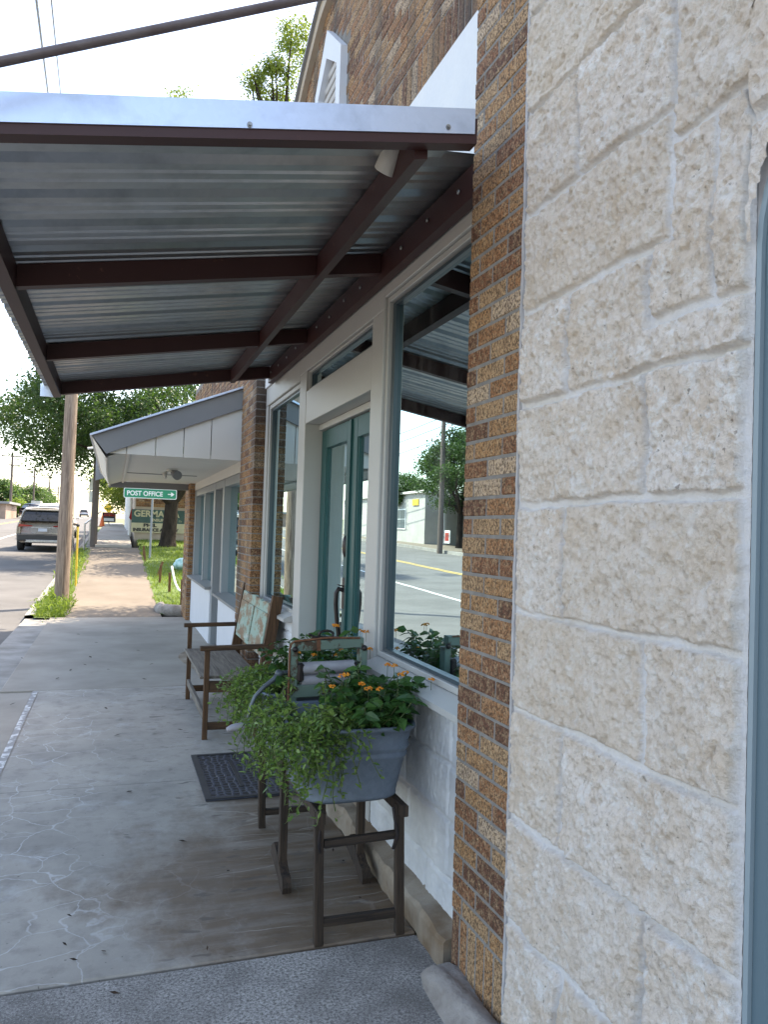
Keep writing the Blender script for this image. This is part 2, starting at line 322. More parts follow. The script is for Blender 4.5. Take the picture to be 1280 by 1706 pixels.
# ------------------------------------------------------------------ mesh helpers
class MB:
    def __init__(s): s.v = []; s.f = []; s.sm = []; s.tint = []
    def add(s, vs, fs, smooth=False, tint=None):
        o = len(s.v); s.v += [tuple(p) for p in vs]
        s.f += [tuple(i+o for i in f) for f in fs]; s.sm += [smooth]*len(fs)
        s.tint += [random.random() if tint is None else tint]*len(fs)
        return s
    def box(s, a, b, tint=None, ch=0):
        x0, y0, z0 = (min(p, q) for p, q in zip(a, b)); x1, y1, z1 = (max(p, q) for p, q in zip(a, b))
        if ch <= 0:
            vs = [(x0, y0, z0), (x1, y0, z0), (x1, y1, z0), (x0, y1, z0), (x0, y0, z1), (x1, y0, z1), (x1, y1, z1), (x0, y1, z1)]
            fs = [(0, 3, 2, 1), (4, 5, 6, 7), (0, 1, 5, 4), (1, 2, 6, 5), (2, 3, 7, 6), (3, 0, 4, 7)]
            return s.add(vs, fs, False, tint)
        ch = min(ch, (x1-x0)*.4, (y1-y0)*.4, (z1-z0)*.4)
        vs = []; idx = {}
        for ix, X in enumerate((x0, x1)):
            for iy, Y in enumerate((y0, y1)):
                for iz, Z in enumerate((z0, z1)):
                    sx, sy, sz = (1-2*ix), (1-2*iy), (1-2*iz)
                    idx[ix, iy, iz] = len(vs)
                    vs += [(X, Y+sy*ch, Z+sz*ch), (X+sx*ch, Y, Z+sz*ch), (X+sx*ch, Y+sy*ch, Z)]
        c = idx; fs = []
        def q(axis, side):
            o = [(0, 0), (1, 0), (1, 1), (0, 1)]
            r = []
            for (p, t) in o:
                k = [0, 0, 0]; k[axis] = side; oth = [a for a in range(3) if a != axis]; k[oth[0]] = p; k[oth[1]] = t
                r.append(c[tuple(k)]+axis)
            return tuple(r)
        for ax in range(3):
            for sd_ in (0, 1): fs.append(q(ax, sd_))
        for ax in range(3):           # edges along ax
            o1, o2 = [a for a in range(3) if a != ax]
            for p in (0, 1):
                for t in (0, 1):
                    k0 = [0]*3; k1 = [0]*3; k0[ax] = 0; k1[ax] = 1
                    for k in (k0, k1): k[o1] = p; k[o2] = t
                    fs.append((c[tuple(k0)]+o1, c[tuple(k0)]+o2, c[tuple(k1)]+o2, c[tuple(k1)]+o1))
        for k in c.values(): fs.append((k, k+1, k+2))
        return s.add(vs, fs, False, tint)
    def beam(s, p, q, w, h, tint=None, upv=(0, 0, 1), ch=0):
        p, q = Vector(p), Vector(q); d = (q-p).normalized(); sd_ = d.cross(Vector(upv))
        if sd_.length < 1e-4: sd_ = Vector((1, 0, 0))
        sd_.normalize(); u = sd_.cross(d)
        n = []
        prof = [(-w/2, -h/2), (w/2, -h/2), (w/2, h/2), (-w/2, h/2)]
        if ch: prof = [(-w/2+ch, -h/2), (w/2-ch, -h/2), (w/2, -h/2+ch), (w/2, h/2-ch), (w/2-ch, h/2), (-w/2+ch, h/2), (-w/2, h/2-ch), (-w/2, -h/2+ch)]
        k = len(prof)
        for e in (p, q): n += [e+sd_*a+u*b_ for a, b_ in prof]
        fs = [tuple(range(k))[::-1], tuple(range(k, 2*k))]+[(i, (i+1) % k, (i+1) % k+k, i+k) for i in range(k)]
        return s.add(n, fs, False, tint)
    def tube(s, pts, rads, seg=10, smooth=True, cap=True, tint=None):
        pts = [Vector(p) for p in pts]
        if isinstance(rads, (int, float)): rads = [rads]*len(pts)
        vs = []; fs = []; ref = None
        for i, p in enumerate(pts):
            d = (pts[min(i+1, len(pts)-1)]-pts[max(i-1, 0)])
            d = d.normalized() if d.length > 1e-9 else Vector((0, 0, 1))
            if ref is None: ref = d.orthogonal().normalized()
            a = (ref-d*ref.dot(d)); a = a.normalized() if a.length > 1e-6 else d.orthogonal().normalized()
            ref = a; b_ = d.cross(a)
            for j in range(seg):
                t = 2*math.pi*j/seg; vs.append(p+(a*math.cos(t)+b_*math.sin(t))*rads[i])
        for i in range(len(pts)-1):
            for j in range(seg):
                k = (j+1) % seg; fs.append((i*seg+j, i*seg+k, (i+1)*seg+k, (i+1)*seg+j))
        s.add(vs, fs, smooth, tint)
        if cap: s.add(vs[:seg], [tuple(range(seg))[::-1]], False, tint); s.add(vs[-seg:], [tuple(range(seg))], False, tint)
        return s
    def prism(s, prof, y0, y1, tint=None, axis='y'):
        k = len(prof)
        if axis == 'y': vs = [(x, y0, z) for x, z in prof]+[(x, y1, z) for x, z in prof]
        elif axis == 'x': vs = [(y0, a, z) for a, z in prof]+[(y1, a, z) for a, z in prof]
        else: vs = [(a, b_, y0) for a, b_ in prof]+[(a, b_, y1) for a, b_ in prof]
        fs = [tuple(range(k)), tuple(range(k, 2*k))[::-1]]+[((i+1) % k, i, i+k, (i+1) % k+k) for i in range(k)]
        return s.add(vs, fs, False, tint)
    def ico(s, c, r, sub=2, noise=0, sq=(1, 1, 1), seed=0, smooth=True):
        import bmesh
        bm = bmesh.new(); bmesh.ops.create_icosphere(bm, subdivisions=sub, radius=1)
        rr = random.Random(seed); ph = [rr.uniform(0, 6) for _ in range(6)]
        vs = []
        for v in bm.verts:
            p = v.co; k = 1+noise*(math.sin(3*p.x+ph[0])+math.sin(4*p.y+ph[1])+math.sin(5*p.z+ph[2])+.6*math.sin(9*p.x+ph[3])+.6*math.sin(11*p.y+ph[4]))/3
            vs.append((c[0]+p.x*r*k*sq[0], c[1]+p.y*r*k*sq[1], c[2]+p.z*r*k*sq[2]))
        fs = [tuple(v.index for v in f.verts) for f in bm.faces]; bm.free()
        return s.add(vs, fs, smooth)
    def arr(s, V, F, tint=None):   # numpy: V (n,3), F (m,k)
        o = len(s.v); s.v += list(map(tuple, V.tolist())); s.f += list(map(tuple, (F+o).tolist())); s.sm += [False]*len(F)
        s.tint += (tint.tolist() if tint is not None else [.5]*len(F)); return s

ORI = {}
def setp(o, label=None, cat=None, group=None, kind=None):
    for k, v in (('label', label), ('category', cat), ('group', group), ('kind', kind)):
        if v: o[k] = v
    return o
def mesh_obj(name, mb, mat, parent=None, origin=None, **kw):
    base = Vector(ORI[parent.name]) if parent is not None else Vector(origin or (0, 0, 0))
    me = bpy.data.meshes.new(name)
    V = np.array(mb.v, dtype=float)-np.array(base)
    me.from_pydata([tuple(p) for p in V.tolist()], [], mb.f)
    me.polygons.foreach_set('use_smooth', mb.sm)
    a = me.attributes.new('tint', 'FLOAT', 'FACE'); a.data.foreach_set('value', np.array(mb.tint, dtype=np.float32))
    me.materials.append(MATS[mat]); me.update()
    o = bpy.data.objects.new(name, me); col.objects.link(o)
    if parent is not None: o.parent = parent
    else: o.location = base
    ORI[o.name] = tuple(base)
    return setp(o, **kw)
def thing(name, loc, label, cat, group=None):
    o = bpy.data.objects.new(name, None); col.objects.link(o); o.location = loc; o.empty_display_size = .1
    ORI[o.name] = tuple(loc); return setp(o, label, cat, group)
def copy_thing(src, loc, rotz=0, scale=1, label=None, group=None):
    r = src.copy(); col.objects.link(r); r.location = loc; r.rotation_euler = (0, 0, rotz); r.scale = (scale,)*3
    if label: r['label'] = label
    if group: r['group'] = group
    ORI[r.name] = tuple(loc)
    def rec(a, b_):
        for ch in list(a.children):
            c = ch.copy(); col.objects.link(c); c.parent = b_; ORI[c.name] = tuple(loc)
            rec(ch, c)
    rec(src, r); return r
def text(body, size, name, mat, parent, origin, xdir=(1, 0, 0), zdir=(0, 0, 1), sx=1, depth=.002, bold=0, align='LEFT'):
    cu = bpy.data.curves.new(name, 'FONT'); cu.body = body; cu.size = size; cu.extrude = depth; cu.offset = bold; cu.align_x = align
    o = bpy.data.objects.new(name+'_t', cu); col.objects.link(o)
    dg = bpy.context.evaluated_depsgraph_get(); me = bpy.data.meshes.new_from_object(o.evaluated_get(dg))
    bpy.data.objects.remove(o)
    X = Vector(xdir).normalized(); Z = Vector(zdir).normalized(); N = X.cross(Z)
    base = Vector(ORI[parent.name])
    for v in me.vertices:
        p = v.co; v.co = Vector(origin)+X*p.x*sx+Z*p.y+N*p.z-base
    me.materials.clear(); me.materials.append(MATS[mat])
    q = bpy.data.objects.new(name, me); col.objects.link(q); q.parent = parent; ORI[q.name] = tuple(base)
    return q

def road_z(y):
    if y < 14: return 0.
    if y < 45: return .0265*(y-14)
    if y < 105: return .8215+.02*(y-45)
    if y < 250: return 2.02+.01*(y-105)
    return 3.47
def walk_z(y):
    if y < 15.5: return 0.
    if y < 28.6: return .06*(y-15.5)
    if y < 36: return .786+.06*(y-28.6)
    if y < 60: return 1.23+.012*(y-36)
    return 1.52+.018*(y-60)
def strip(xs, ys, zf):
    mb = MB(); n = len(xs)
    vs = [(x, y, zf(x, y)) for y in ys for x in xs]
    fs = [(j*n+i, j*n+i+1, (j+1)*n+i+1, (j+1)*n+i) for j in range(len(ys)-1) for i in range(n-1)]
    return mb.add(vs, fs, True)

# value noise (numpy)
def vnoise(y, z, seed=0):
    yi = np.floor(y).astype(int); zi = np.floor(z).astype(int); fy = y-yi; fz = z-zi
    fy = fy*fy*(3-2*fy); fz = fz*fz*(3-2*fz)
    def h(a, b_):
        t = np.sin(a*127.1+b_*311.7+seed*74.7)*43758.5453; return t-np.floor(t)
    return (h(yi, zi)*(1-fy)+h(yi+1, zi)*fy)*(1-fz)+(h(yi, zi+1)*(1-fy)+h(yi+1, zi+1)*fy)*fz
def fbm(y, z, f, o=4, seed=0, g=.5):
    t = 0; a = 1; s_ = 0
    for k in range(o): t = t+a*vnoise(y*f, z*f, seed+k*13); s_ += a; a *= g; f *= 2.07
    return t/s_

# ================================================================== SETTING
YS = [-6, 0, 5, 10, 14, 17, 20, 25, 30, 35, 40, 45, 55, 65, 80, 105, 140, 180, 250, 400, 700, 1500]
def terr(x, y):
    if abs(x) < 1: return road_z(y)-.45
    if x < 0: return road_z(y)-.35+(.0 if x > -40 else 2.)
    return (max(road_z(y), walk_z(y) if y < 60 else 0)-.35)
mesh_obj('ground', strip([-900, -200, -60, -30, -16, -1, 1.4, 12, 40, 200, 900], YS, terr), 'terrain_soil', kind='structure')
mesh_obj('road', strip([-14.2, -11, -8, -5, -3, -1.36], YS, lambda x, y: road_z(y)-.11+.05*(1-abs(x+7.8)/6.4)), 'asphalt', kind='structure')
mesh_obj('road_line', strip([-5.32, -5.2], YS[:18], lambda x, y: road_z(y)-.11+.05*(1-abs(x+7.8)/6.4)+.005), 'line_white', kind='structure')
mb = strip([-8.95, -8.83], YS[:18], lambda x, y: road_z(y)-.056+.005-.05*abs(x+7.8)/6.4)
mb2 = strip([-8.73, -8.61], YS[:18], lambda x, y: road_z(y)-.056+.005-.05*abs(x+7.8)/6.4)
mb.add(mb2.v, mb2.f)
mesh_obj('centre_line', mb, 'line_yellow', kind='structure')
mesh_obj('far_pavement', strip([-17.5, -14.35], YS, lambda x, y: road_z(y)+.05), 'tan_walk_concrete', kind='structure')
mb = MB()
for a, b_ in zip(YS[:17], YS[1:18]):
    mb.add([(-14.35, a, road_z(a)+.055), (-14.2, a, road_z(a)+.055), (-14.2, a, road_z(a)-.2), (-14.35, b_, road_z(b_)+.055), (-14.2, b_, road_z(b_)+.055), (-14.2, b_, road_z(b_)-.2)], [(0, 1, 4, 3), (1, 2, 5, 4)])
mesh_obj('far_kerb', mb, 'kerb_concrete', kind='structure')
# pavement slabs
def slab(x0, x1, y0, y1, z, mat, name='pavement', nx=2):
    return mesh_obj(name, MB().box((x0, y0, -.30), (x1, y1, z), ch=.006), mat, kind='structure')
slab(-1.3, 1.205, -3., 2.925, .0, 'rough_aggregate_concrete')
slab(-.66, 1.205, 2.937, 5.06, .004, 'pavement_concrete'); slab(-.66, 1.205, 5.066, 8.045, .002, 'pavement_concrete')
slab(-1.3, -.666, 2.937, 8.045, -.012, 'dark_pavement', 'pavement_edge')
slab(-.95, 1.36, 8.055, 10.9, .003, 'dark_pavement'); slab(-.95, 1.36, 10.906, 14.10, .001, 'dark_pavement')
mesh_obj('sidewalk', strip([-.76, .85], [14.106]+list(np.linspace(15, 28.6, 12)), lambda x, y: walk_z(y)-.01+(.004*math.sin(y*3))), 'tan_walk_concrete', kind='structure')
mb = MB()
ys = list(np.linspace(28.6, 62, 14))
t_ = strip([-.60, .60], ys, lambda x, y: walk_z(y)+.06); mb.add(t_.v, t_.f)
for x in (-.60, .60):
    vs = [(x, y, walk_z(y)+z) for y in ys for z in (.06, -.9)]
    mb.add(vs, [(2*i, 2*i+1, 2*i+3, 2*i+2) for i in range(len(ys)-1)])
mb.add([(-.6, 28.6, .846), (.6, 28.6, .846), (.6, 28.6, .3), (-.6, 28.6, .3)], [(0, 1, 2, 3)])
mesh_obj('upper_sidewalk', mb, 'dark_pavement', kind='structure')
# kerb
mb = MB()
for a, b_ in ((8.06, 11.0), (11.01, 14.3)):
    mb.box((-1.36, a, -.3), (-.957, b_, -.035), ch=.012)
mesh_obj('kerb', mb, 'kerb_concrete', kind='structure')
mb = MB(); ys = list(np.linspace(14.3, 60, 24))
vs = []
for y in ys: vs += [(-1.36, y, road_z(y)-.25), (-1.36, y, road_z(y)+.01), (-1.2, y, road_z(y)+.02), (-1.2, y, road_z(y)-.25)]
mb.add(vs, [(4*i+k, 4*i+k+1, 4*i+k+5, 4*i+k+4) for i in range(len(ys)-1) for k in range(3)])
mesh_obj('far_curb', mb, 'kerb_concrete', kind='structure')
mb = MB(); mb.box((-.655, 2.95, .006), (-.585, 8.0, .0095)); mb.v = [(x+.0, y, z) for x, y, z in mb.v]
mesh_obj('painted_edge_line', MB().add([(-.662, 2.95, .0055), (-.615, 2.95, .0055), (-.615, 8.0, .0075), (-.662, 8.0, .0075)], [(0, 1, 2, 3)]), 'worn_white', kind='structure')
# lawn
mesh_obj('lawn', strip([.85, 1.2, 2, 4, 8, 14], list(np.linspace(14.65, 33, 12)), lambda x, y: walk_z(y)-.005+.03*math.sin(x*2+y)*(x > 1)), 'lawn_soil', kind='structure')
mesh_obj('verge', strip([-1.2, -1.0, -.76], [14.11]+list(np.linspace(15, 28.6, 8))+[28.61, 40, 60], lambda x, y: (walk_z(y) if y < 28.605 else road_z(y)+.1)*((x+1.2)/.44)+(road_z(y)+.01)*(1-(x+1.2)/.44)-.012), 'lawn_soil', kind='structure')

def blades(n, xr, yr, zf, h=(.03, .09), name='grass', keep=None, wd=.008, wf=1.):
    x = rng.uniform(*xr, n); y = yr[0]+(yr[1]-yr[0])*rng.random(n)**1.4
    if keep is not None: k = keep(x, y); x = x[k]; y = y[k]; n = len(x)
    z = np.array([zf(a, b_) for a, b_ in zip(x, y)]); hh = rng.uniform(*h, n); an = rng.uniform(0, math.pi*2, n); le = rng.uniform(-.6, .6, (n, 2))
    w_ = wd*(1+y/14)*wf
    V = np.zeros((n, 3, 3)); ca, sa = np.cos(an)*w_/2, np.sin(an)*w_/2
    V[:, 0] = np.stack([x-ca, y-sa, z-.01], 1); V[:, 1] = np.stack([x+ca, y+sa, z-.01], 1); V[:, 2] = np.stack([x+le[:, 0]*hh, y+le[:, 1]*hh, z+hh], 1)
    mb = MB(); mb.arr(V.reshape(-1, 3), np.arange(n*3).reshape(n, 3), rng.random(n)**.7); return mb
mesh_obj('grass', blades(26000, (.80, 5.5), (14.9, 32), lambda x, y: walk_z(y), (.03, .10), keep=lambda x, y: (x < 5.5) & (x > .86+.06*np.sin(y*4)+.15*(y < 15.6))), 'grass_blade', kind='stuff')
mesh_obj('verge_grass', blades(5200, (-1.22, -.68), (14.2, 30), lambda x, y: walk_z(y)*.5+road_z(y)*.5, (.03, .11), keep=lambda x, y: x < -.76+.05*np.sin(y*5)), 'grass_blade', kind='stuff')

# ================================================================== STONE BUILDING
XS = 1.21
def rects():
    Z = [0.0, .08, .406, .728, 1.06, 1.368, 1.701, 2.007, 2.306, 2.617, 2.945, 3.25, 3.56, 3.87, 4.18, 4.6]
    r = []; Y1 = 2.196; Y0 = 1.252
    jn = {0: 1.6, 1: 1.89, 2: 1.532, 3: 1.90, 4: 1.558, 5: 1.915, 6: 1.566, 9: 1.89, 10: 1.55, 11: 1.93, 12: 1.6, 13: 1.85, 14: 1.5}
    for i in range(15):
        if i in (7, 8): continue
        j = jn[i]; r.append((j, Y1, Z[i], Z[i+1]))
        if i == 9: r.append((1.49, j, Z[i], Z[i+1])); continue
        r.append((Y0 if i < 9 else (1.1 if i > 9 else Y0), j, Z[i], Z[i+1]))
    r += [(1.92, Y1, 2.007, 2.306), (1.565, 1.92, 2.115, 2.306), (Y0, 1.92, 2.007, 2.12), (1.50, Y1, 2.306, 2.617), (1.355, 1.50, 2.125, 2.545), (1.49, 1.565, 2.125, 2.32), (1.05, 1.49, 2.545, 2.945)]
    r += [(Y0, 1.355, 2.12, 2.545)]
    return r
def stone_patch(ys, zs, rc, mort=.006, merge=((1.565, 1.92, 2.007, 2.306), (1.355, 1.565, 2.125, 2.31)), X0=XS, amp=1.):
    Yg, Zg = np.meshgrid(ys, zs)
    wy = Yg+.013*(fbm(Yg, Zg, 9, 4, 3)-.5)*2; wz = Zg+.013*(fbm(Yg, Zg, 9, 4, 9)-.5)*2
    D = np.full(Yg.shape, -1.); T = np.zeros(Yg.shape)
    for k, (a, b_, c, d) in enumerate(rc):
        dd = np.minimum(np.minimum(wy-a, b_-wy), np.minimum(wz-c, d-wz)); m = dd > D
        D = np.where(m, dd, D); T = np.where(m, (k*.618) % 1, T)
    for (a, b_, c, d) in merge:
        dd = np.minimum(np.minimum(wy-a, b_-wy), np.minimum(wz-c, d-wz)); D = np.maximum(D, dd)
    D = D-mort*(.55+2.0*fbm(Yg, Zg, 3, 3, 21)**1.5)+.006*(fbm(Yg, Zg, 45, 3, 77)-.5)
    t = np.clip(D/.006, 0, 1); t = t*t*(3-2*t)
    n1 = fbm(Yg, Zg, 7, 3, 40); n2 = fbm(Yg+.3*Zg, Zg*.7, 26, 4, 50); n3 = fbm(Yg, Zg, 75, 3, 60)
    rid = 1-np.abs(2*n2-1)
    n4 = fbm(Yg*1.5+.45*Zg, Zg*.8-Yg*.25, 70, 3, 90); pit = np.clip((fbm(Yg, Zg, 60, 2, 33)-.68)*8, 0, 1)
    hgt = t*(.014+.030*(n1-.42)+.012*(1-np.abs(2*fbm(Yg+.4*Zg, Zg*.8, 13, 3, 140)-1)-.6)+.006*(rid-.6)+.010*(n3-.5)+.011*(n4-.5)-.008*pit)*amp + (1-t)*.004*(n3-.3)*amp
    mo = np.clip(1-D/.006, 0, 1)*np.where(T >= 0, 1, 0)
    X = X0+.006-hgt
    n = len(ys); m_ = len(zs)
    V = np.stack([X, Yg, Zg], -1).reshape(-1, 3)
    i = np.arange((m_-1)*(n-1)); r_ = i//(n-1); c_ = i % (n-1); a0 = r_*n+c_
    F = np.stack([a0, a0+n, a0+n+1, a0+1], 1)
    return V, F, mo.reshape(-1), T.reshape(-1)
def stone_obj(name, ys, zs, rc, parent, **k):
    V, F, mo, T = stone_patch(ys, zs, rc, **k)
    me = bpy.data.meshes.new(name); base = np.array(ORI[parent.name])
    me.from_pydata((V-base).tolist(), [], F.tolist()); me.polygons.foreach_set('use_smooth', [True]*len(F))
    for nm, ar in (('mortar', mo), ('tint', T)):
        a = me.attributes.new(nm, 'FLOAT', 'POINT'); a.data.foreach_set('value', ar.astype(np.float32))
    me.materials.append(MATS['limestone']); o = bpy.data.objects.new(name, me); col.objects.link(o); o.parent = parent; ORI[o.name] = tuple(base); return o
SB = thing('stone_building', (XS, 1.2, 0), 'cream rough-faced limestone block building filling the right side, beside the narrow brick pier', 'building')
rc = rects()
stone_obj('stone_wall', np.arange(1.246, 2.2051, .0038), np.arange(0, 4.6, .0046), rc, SB)
# spandrel above the arched window and wall beyond it
rc2 = []
for i, z in enumerate(np.arange(-.01, 4.6, .31)):
    o = .0 if i % 2 else .33
    for y in np.arange(-3.0-o, 1.3, .66): rc2.append((y, y+.66, z, z+.31))
def arch_top(y):   # opening of the arched window
    c = .62; r = .624
    return 2.21+math.sqrt(max(0, r*r-(y-c)**2))*.75
ysn = np.arange(-2.6, 1.2545, .010); zsn = np.arange(0, 4.6, .014)
V, F, mo, T = stone_patch(ysn, zsn, rc2, merge=())
cy = V[F].mean(1); keep = np.array([not (-.002 < p[1] < 1.262 and .55 < p[2] < arch_top(p[1])) for p in cy])
me = bpy.data.meshes.new('stone_wall'); me.from_pydata((V-np.array(ORI[SB.name])).tolist(), [], F[keep].tolist())
for nm, ar in (('mortar', mo), ('tint', T)):
    a = me.attributes.new(nm, 'FLOAT', 'POINT'); a.data.foreach_set('value', ar.astype(np.float32))
me.materials.append(MATS['limestone']); o = bpy.data.objects.new('stone_wall', me); col.objects.link(o); o.parent = SB; ORI[o.name] = ORI[SB.name]
mesh_obj('wall_core', MB().box((1.36, -2.6, .0), (9, .0, 4.58)).box((1.36, 1.26, .0), (9, 2.19, 4.58)).box((1.36, .018, 2.95), (9, 1.26, 4.58)).box((1.36, .018, 0), (9, 1.26, .5)), 'mortar', SB)
mesh_obj('coping', MB().box((1.14, -2.6, 4.6), (1.55, 2.2, 4.72), ch=.01), 'kerb_concrete', SB)
mj = MB(); zs_ = np.arange(.02, 4.6, .012); vs = []
for z in zs_:
    wl = .003*float(fbm(np.array(z), np.array(.3), 22, 3, 5)-.5)*2; wr = .004*float(fbm(np.array(z), np.array(.7), 30, 3, 8)-.5)*2; dx = .004*float(fbm(np.array(z), np.array(.1), 18, 3, 2)-.5)
    vs += [(1.24, 2.200, z), (1.207+dx, 2.204+wl, z), (1.2075+dx, 2.217+wr, z), (1.24, 2.226, z)]
mj.add(vs, [(4*i+k, 4*i+k+1, 4*i+5+k, 4*i+4+k) for i in range(len(zs_)-1) for k in range(3)])
mesh_obj('mortar_joint', mj, 'caulk', SB, label='pale mortar strip where the stone meets the brick pier')
# arched sash window
wf = thing('x', (1.2, .6, .6), None, None); bpy.data.objects.remove(wf)
fr = MB(); N = 28
def ring(off, x, zb):   # outline from right jamb over the arch to left
    pts = []
    c = .62; r = .624-off
    for k in range(N+1):
        t = math.pi*k/N; pts.append((x, c+r*math.cos(t), 2.21-off*.6+r*.75*math.sin(t)))
    return [(x, c+r, zb)]+pts+[(x, c-r, zb)]
def band(o0, o1, x0, x1, zb):
    a, b_, c, d = ring(o0, x0, zb), ring(o1, x0, zb), ring(o1, x1, zb), ring(o0, x1, zb); n = len(a)
    m = MB(); m.add(a+b_+c+d, [(i+k*n, i+1+k*n, i+1+((k+1) % 4)*n, i+((k+1) % 4)*n) for i in range(n-1) for k in range(4)]); return m
WF = mesh_obj('window_frame', band(.003, .016, 1.212, 1.34, .5), 'sash_paint_pale', SB, label='blue-grey window frame with chipped paint')
mesh_obj('arch_mortar', band(-.06, .003, 1.2175, 1.33, .5), 'caulk', SB)
mesh_obj('jamb_mortar', MB().box((1.2185, 1.2305, .5), (1.3, 1.35, 2.298)).box((1.2185, 1.2505, 2.298), (1.3, 1.35, 3.4)), 'caulk', SB)
mesh_obj('sash', band(.0165, .085, 1.222, 1.30, .5).box((1.219, .03, 2.115), (1.30, 1.22, 2.165)).box((1.22, .08, .55), (1.3, 1.16, .66)), 'sash_paint', SB)
mesh_obj('window_sill', MB().box((1.13, .0, .49), (1.36, 1.24, .56), ch=.006), 'caulk', SB)
g = MB(); pr = ring(.10, 1.26, .6); g.add(pr, [tuple(range(len(pr)))]); mesh_obj('pane', g, 'window_glass', SB)
mesh_obj('interior', MB().add([(1.7, .02, .5), (1.7, 1.26, .5), (1.7, 1.26, 2.95), (1.7, .02, 2.95)], [(0, 1, 2, 3)]), 'dark_interior', SB)

# ================================================================== BRICKWORK
def bricks(mb, x0, depth, y0, y1, z0, z1, soldier=None, top=None, face=-1, ch=.003, L=.203, hB=.0575, j=.010, jit=.0015, holes=()):
    """running bond on plane X=x0 facing -X"""
    z = z0
    if soldier:
        n = int(round((y1-y0)/(hB+j))); pw = (y1-y0)/n
        for k in range(n): mb.box((x0+random.uniform(-jit, jit), y0+k*pw+j/2, z), (x0+depth, y0+(k+1)*pw-j/2, z+soldier-j), ch=ch)
        z += soldier
    row = 0
    while z+hB <= z1+.001:
        y = y0+(0 if row % 2 else -(L+j)*.5)
        while y < y1-.02:
            a = max(y, y0); b_ = min(y+L, y1); zt = z+hB
            if b_-a > .03:
                c = (a+b_)/2
                ok = (top is None or zt < top(c)) and not any(p(c, z+hB/2) for p in holes)
                if ok: mb.box((x0+random.uniform(-jit, jit), a, z), (x0+depth, b_, zt), ch=ch)
            y += L+j
        z += hB+j; row += 1
    return mb
# near pier
XP = 1.213
PIER = thing('brick_pier', (XP, 2.42, 0), 'narrow pier of rough tan and brown speckled brick between stone wall and shop window', 'brick pier')
mesh_obj('brick', bricks(MB(), XP, .12, 2.226, 2.618, .035, 4.9, soldier=.215), 'speckled_brick', PIER)
mesh_obj('mortar', MB().box((XP+.0025, 2.228, .0), (1.5, 2.614, 4.9)), 'mortar', PIER)
mesh_obj('cap', MB().box((1.18, 2.2, 4.9), (1.5, 2.65, 4.98), ch=.01), 'kerb_concrete', PIER)

# ================================================================== STORE
ST = thing('shop_building', (1.28, 4.7, 0), 'tan brick shop building with white framed windows and teal doors under the metal canopy', 'shop')
def gtop(y): return float(np.interp(y, [2.6, 4.75, 5.35, 5.82, 6.3, 7.15], [5.35, 5.33, 5.25, 5.02, 4.70, 4.1]))
def vent_hole(y, z): return 4.68 < y < 5.42 and z < 4.66+.31*(1-abs(y-5.05)/.37) and z > 3.95
mesh_obj('brick_facade', bricks(MB(), 1.28, .1, 2.62, 7.14, 3.655, 5.4, soldier=.215, top=gtop, holes=(vent_hole,)), 'weathered_brick', ST)
pf = [(2.62, 3.655)]+[(y, gtop(y)-.012) for y in np.linspace(2.62, 7.14, 30)][0:]+[(7.14, 3.655)]
mesh_obj('mortar', MB().prism(pf[::-1], 1.283, 1.45, axis='x'), 'mortar', ST)
tp = [(y, gtop(y)) for y in np.linspace(2.62, 7.2, 40)]
mb = MB(); vs = []
for y, z in tp: vs += [(1.24, y, z-.05), (1.24, y, z+.05), (1.5, y, z+.05), (1.5, y, z-.05)]
mb.add(vs, [(4*i+k, 4*i+(k+1) % 4, 4*i+4+(k+1) % 4, 4*i+4+k) for i in range(len(tp)-1) for k in range(4)])
mesh_obj('parapet_trim', mb, 'beige_wall', ST, label='tan curved parapet trim')
mb = MB(); vs = []
for y, z in tp: vs += [(1.215, y, z+.05), (1.215, y, z+.075), (1.52, y, z+.075), (1.52, y, z+.05)]
mb.add(vs, [(4*i+k, 4*i+(k+1) % 4, 4*i+4+(k+1) % 4, 4*i+4+k) for i in range(len(tp)-1) for k in range(4)])
mesh_obj('metal_cap', mb, 'grey_trim', ST)
mesh_obj('white_band', MB().box((1.268, 2.62, 2.882), (1.46, 7.14, 3.652)), 'white_stucco', ST, label='white painted band between canopy and brick')
# vent
VT = mesh_obj('gable_vent', MB().prism([(4.69, 3.9), (4.69, 4.66), (5.07, 4.98), (5.36, 4.66), (5.36, 3.9), (5.27, 3.9), (5.27, 4.60), (5.06, 4.78), (4.79, 4.60), (4.79, 3.9)][::-1], 1.235, 1.31, axis='x'), 'white_panel', ST, label='white pointed louvre vent in the gable')
mb = MB()
for k in range(12):
    z = 3.92+k*.07; hw = min(.24, max(.02, (4.80-z)*1.1)); mb.beam((1.30, 5.03-hw, z), (1.30, 5.03+hw, z), .012, .075, upv=(-.7, 0, .7))
mesh_obj('louvre', mb, 'white_panel', VT)
mesh_obj('vent_back', MB().box((1.325, 4.75, 3.9), (1.34, 5.32, 4.72)), 'frame_paint_grey', VT)
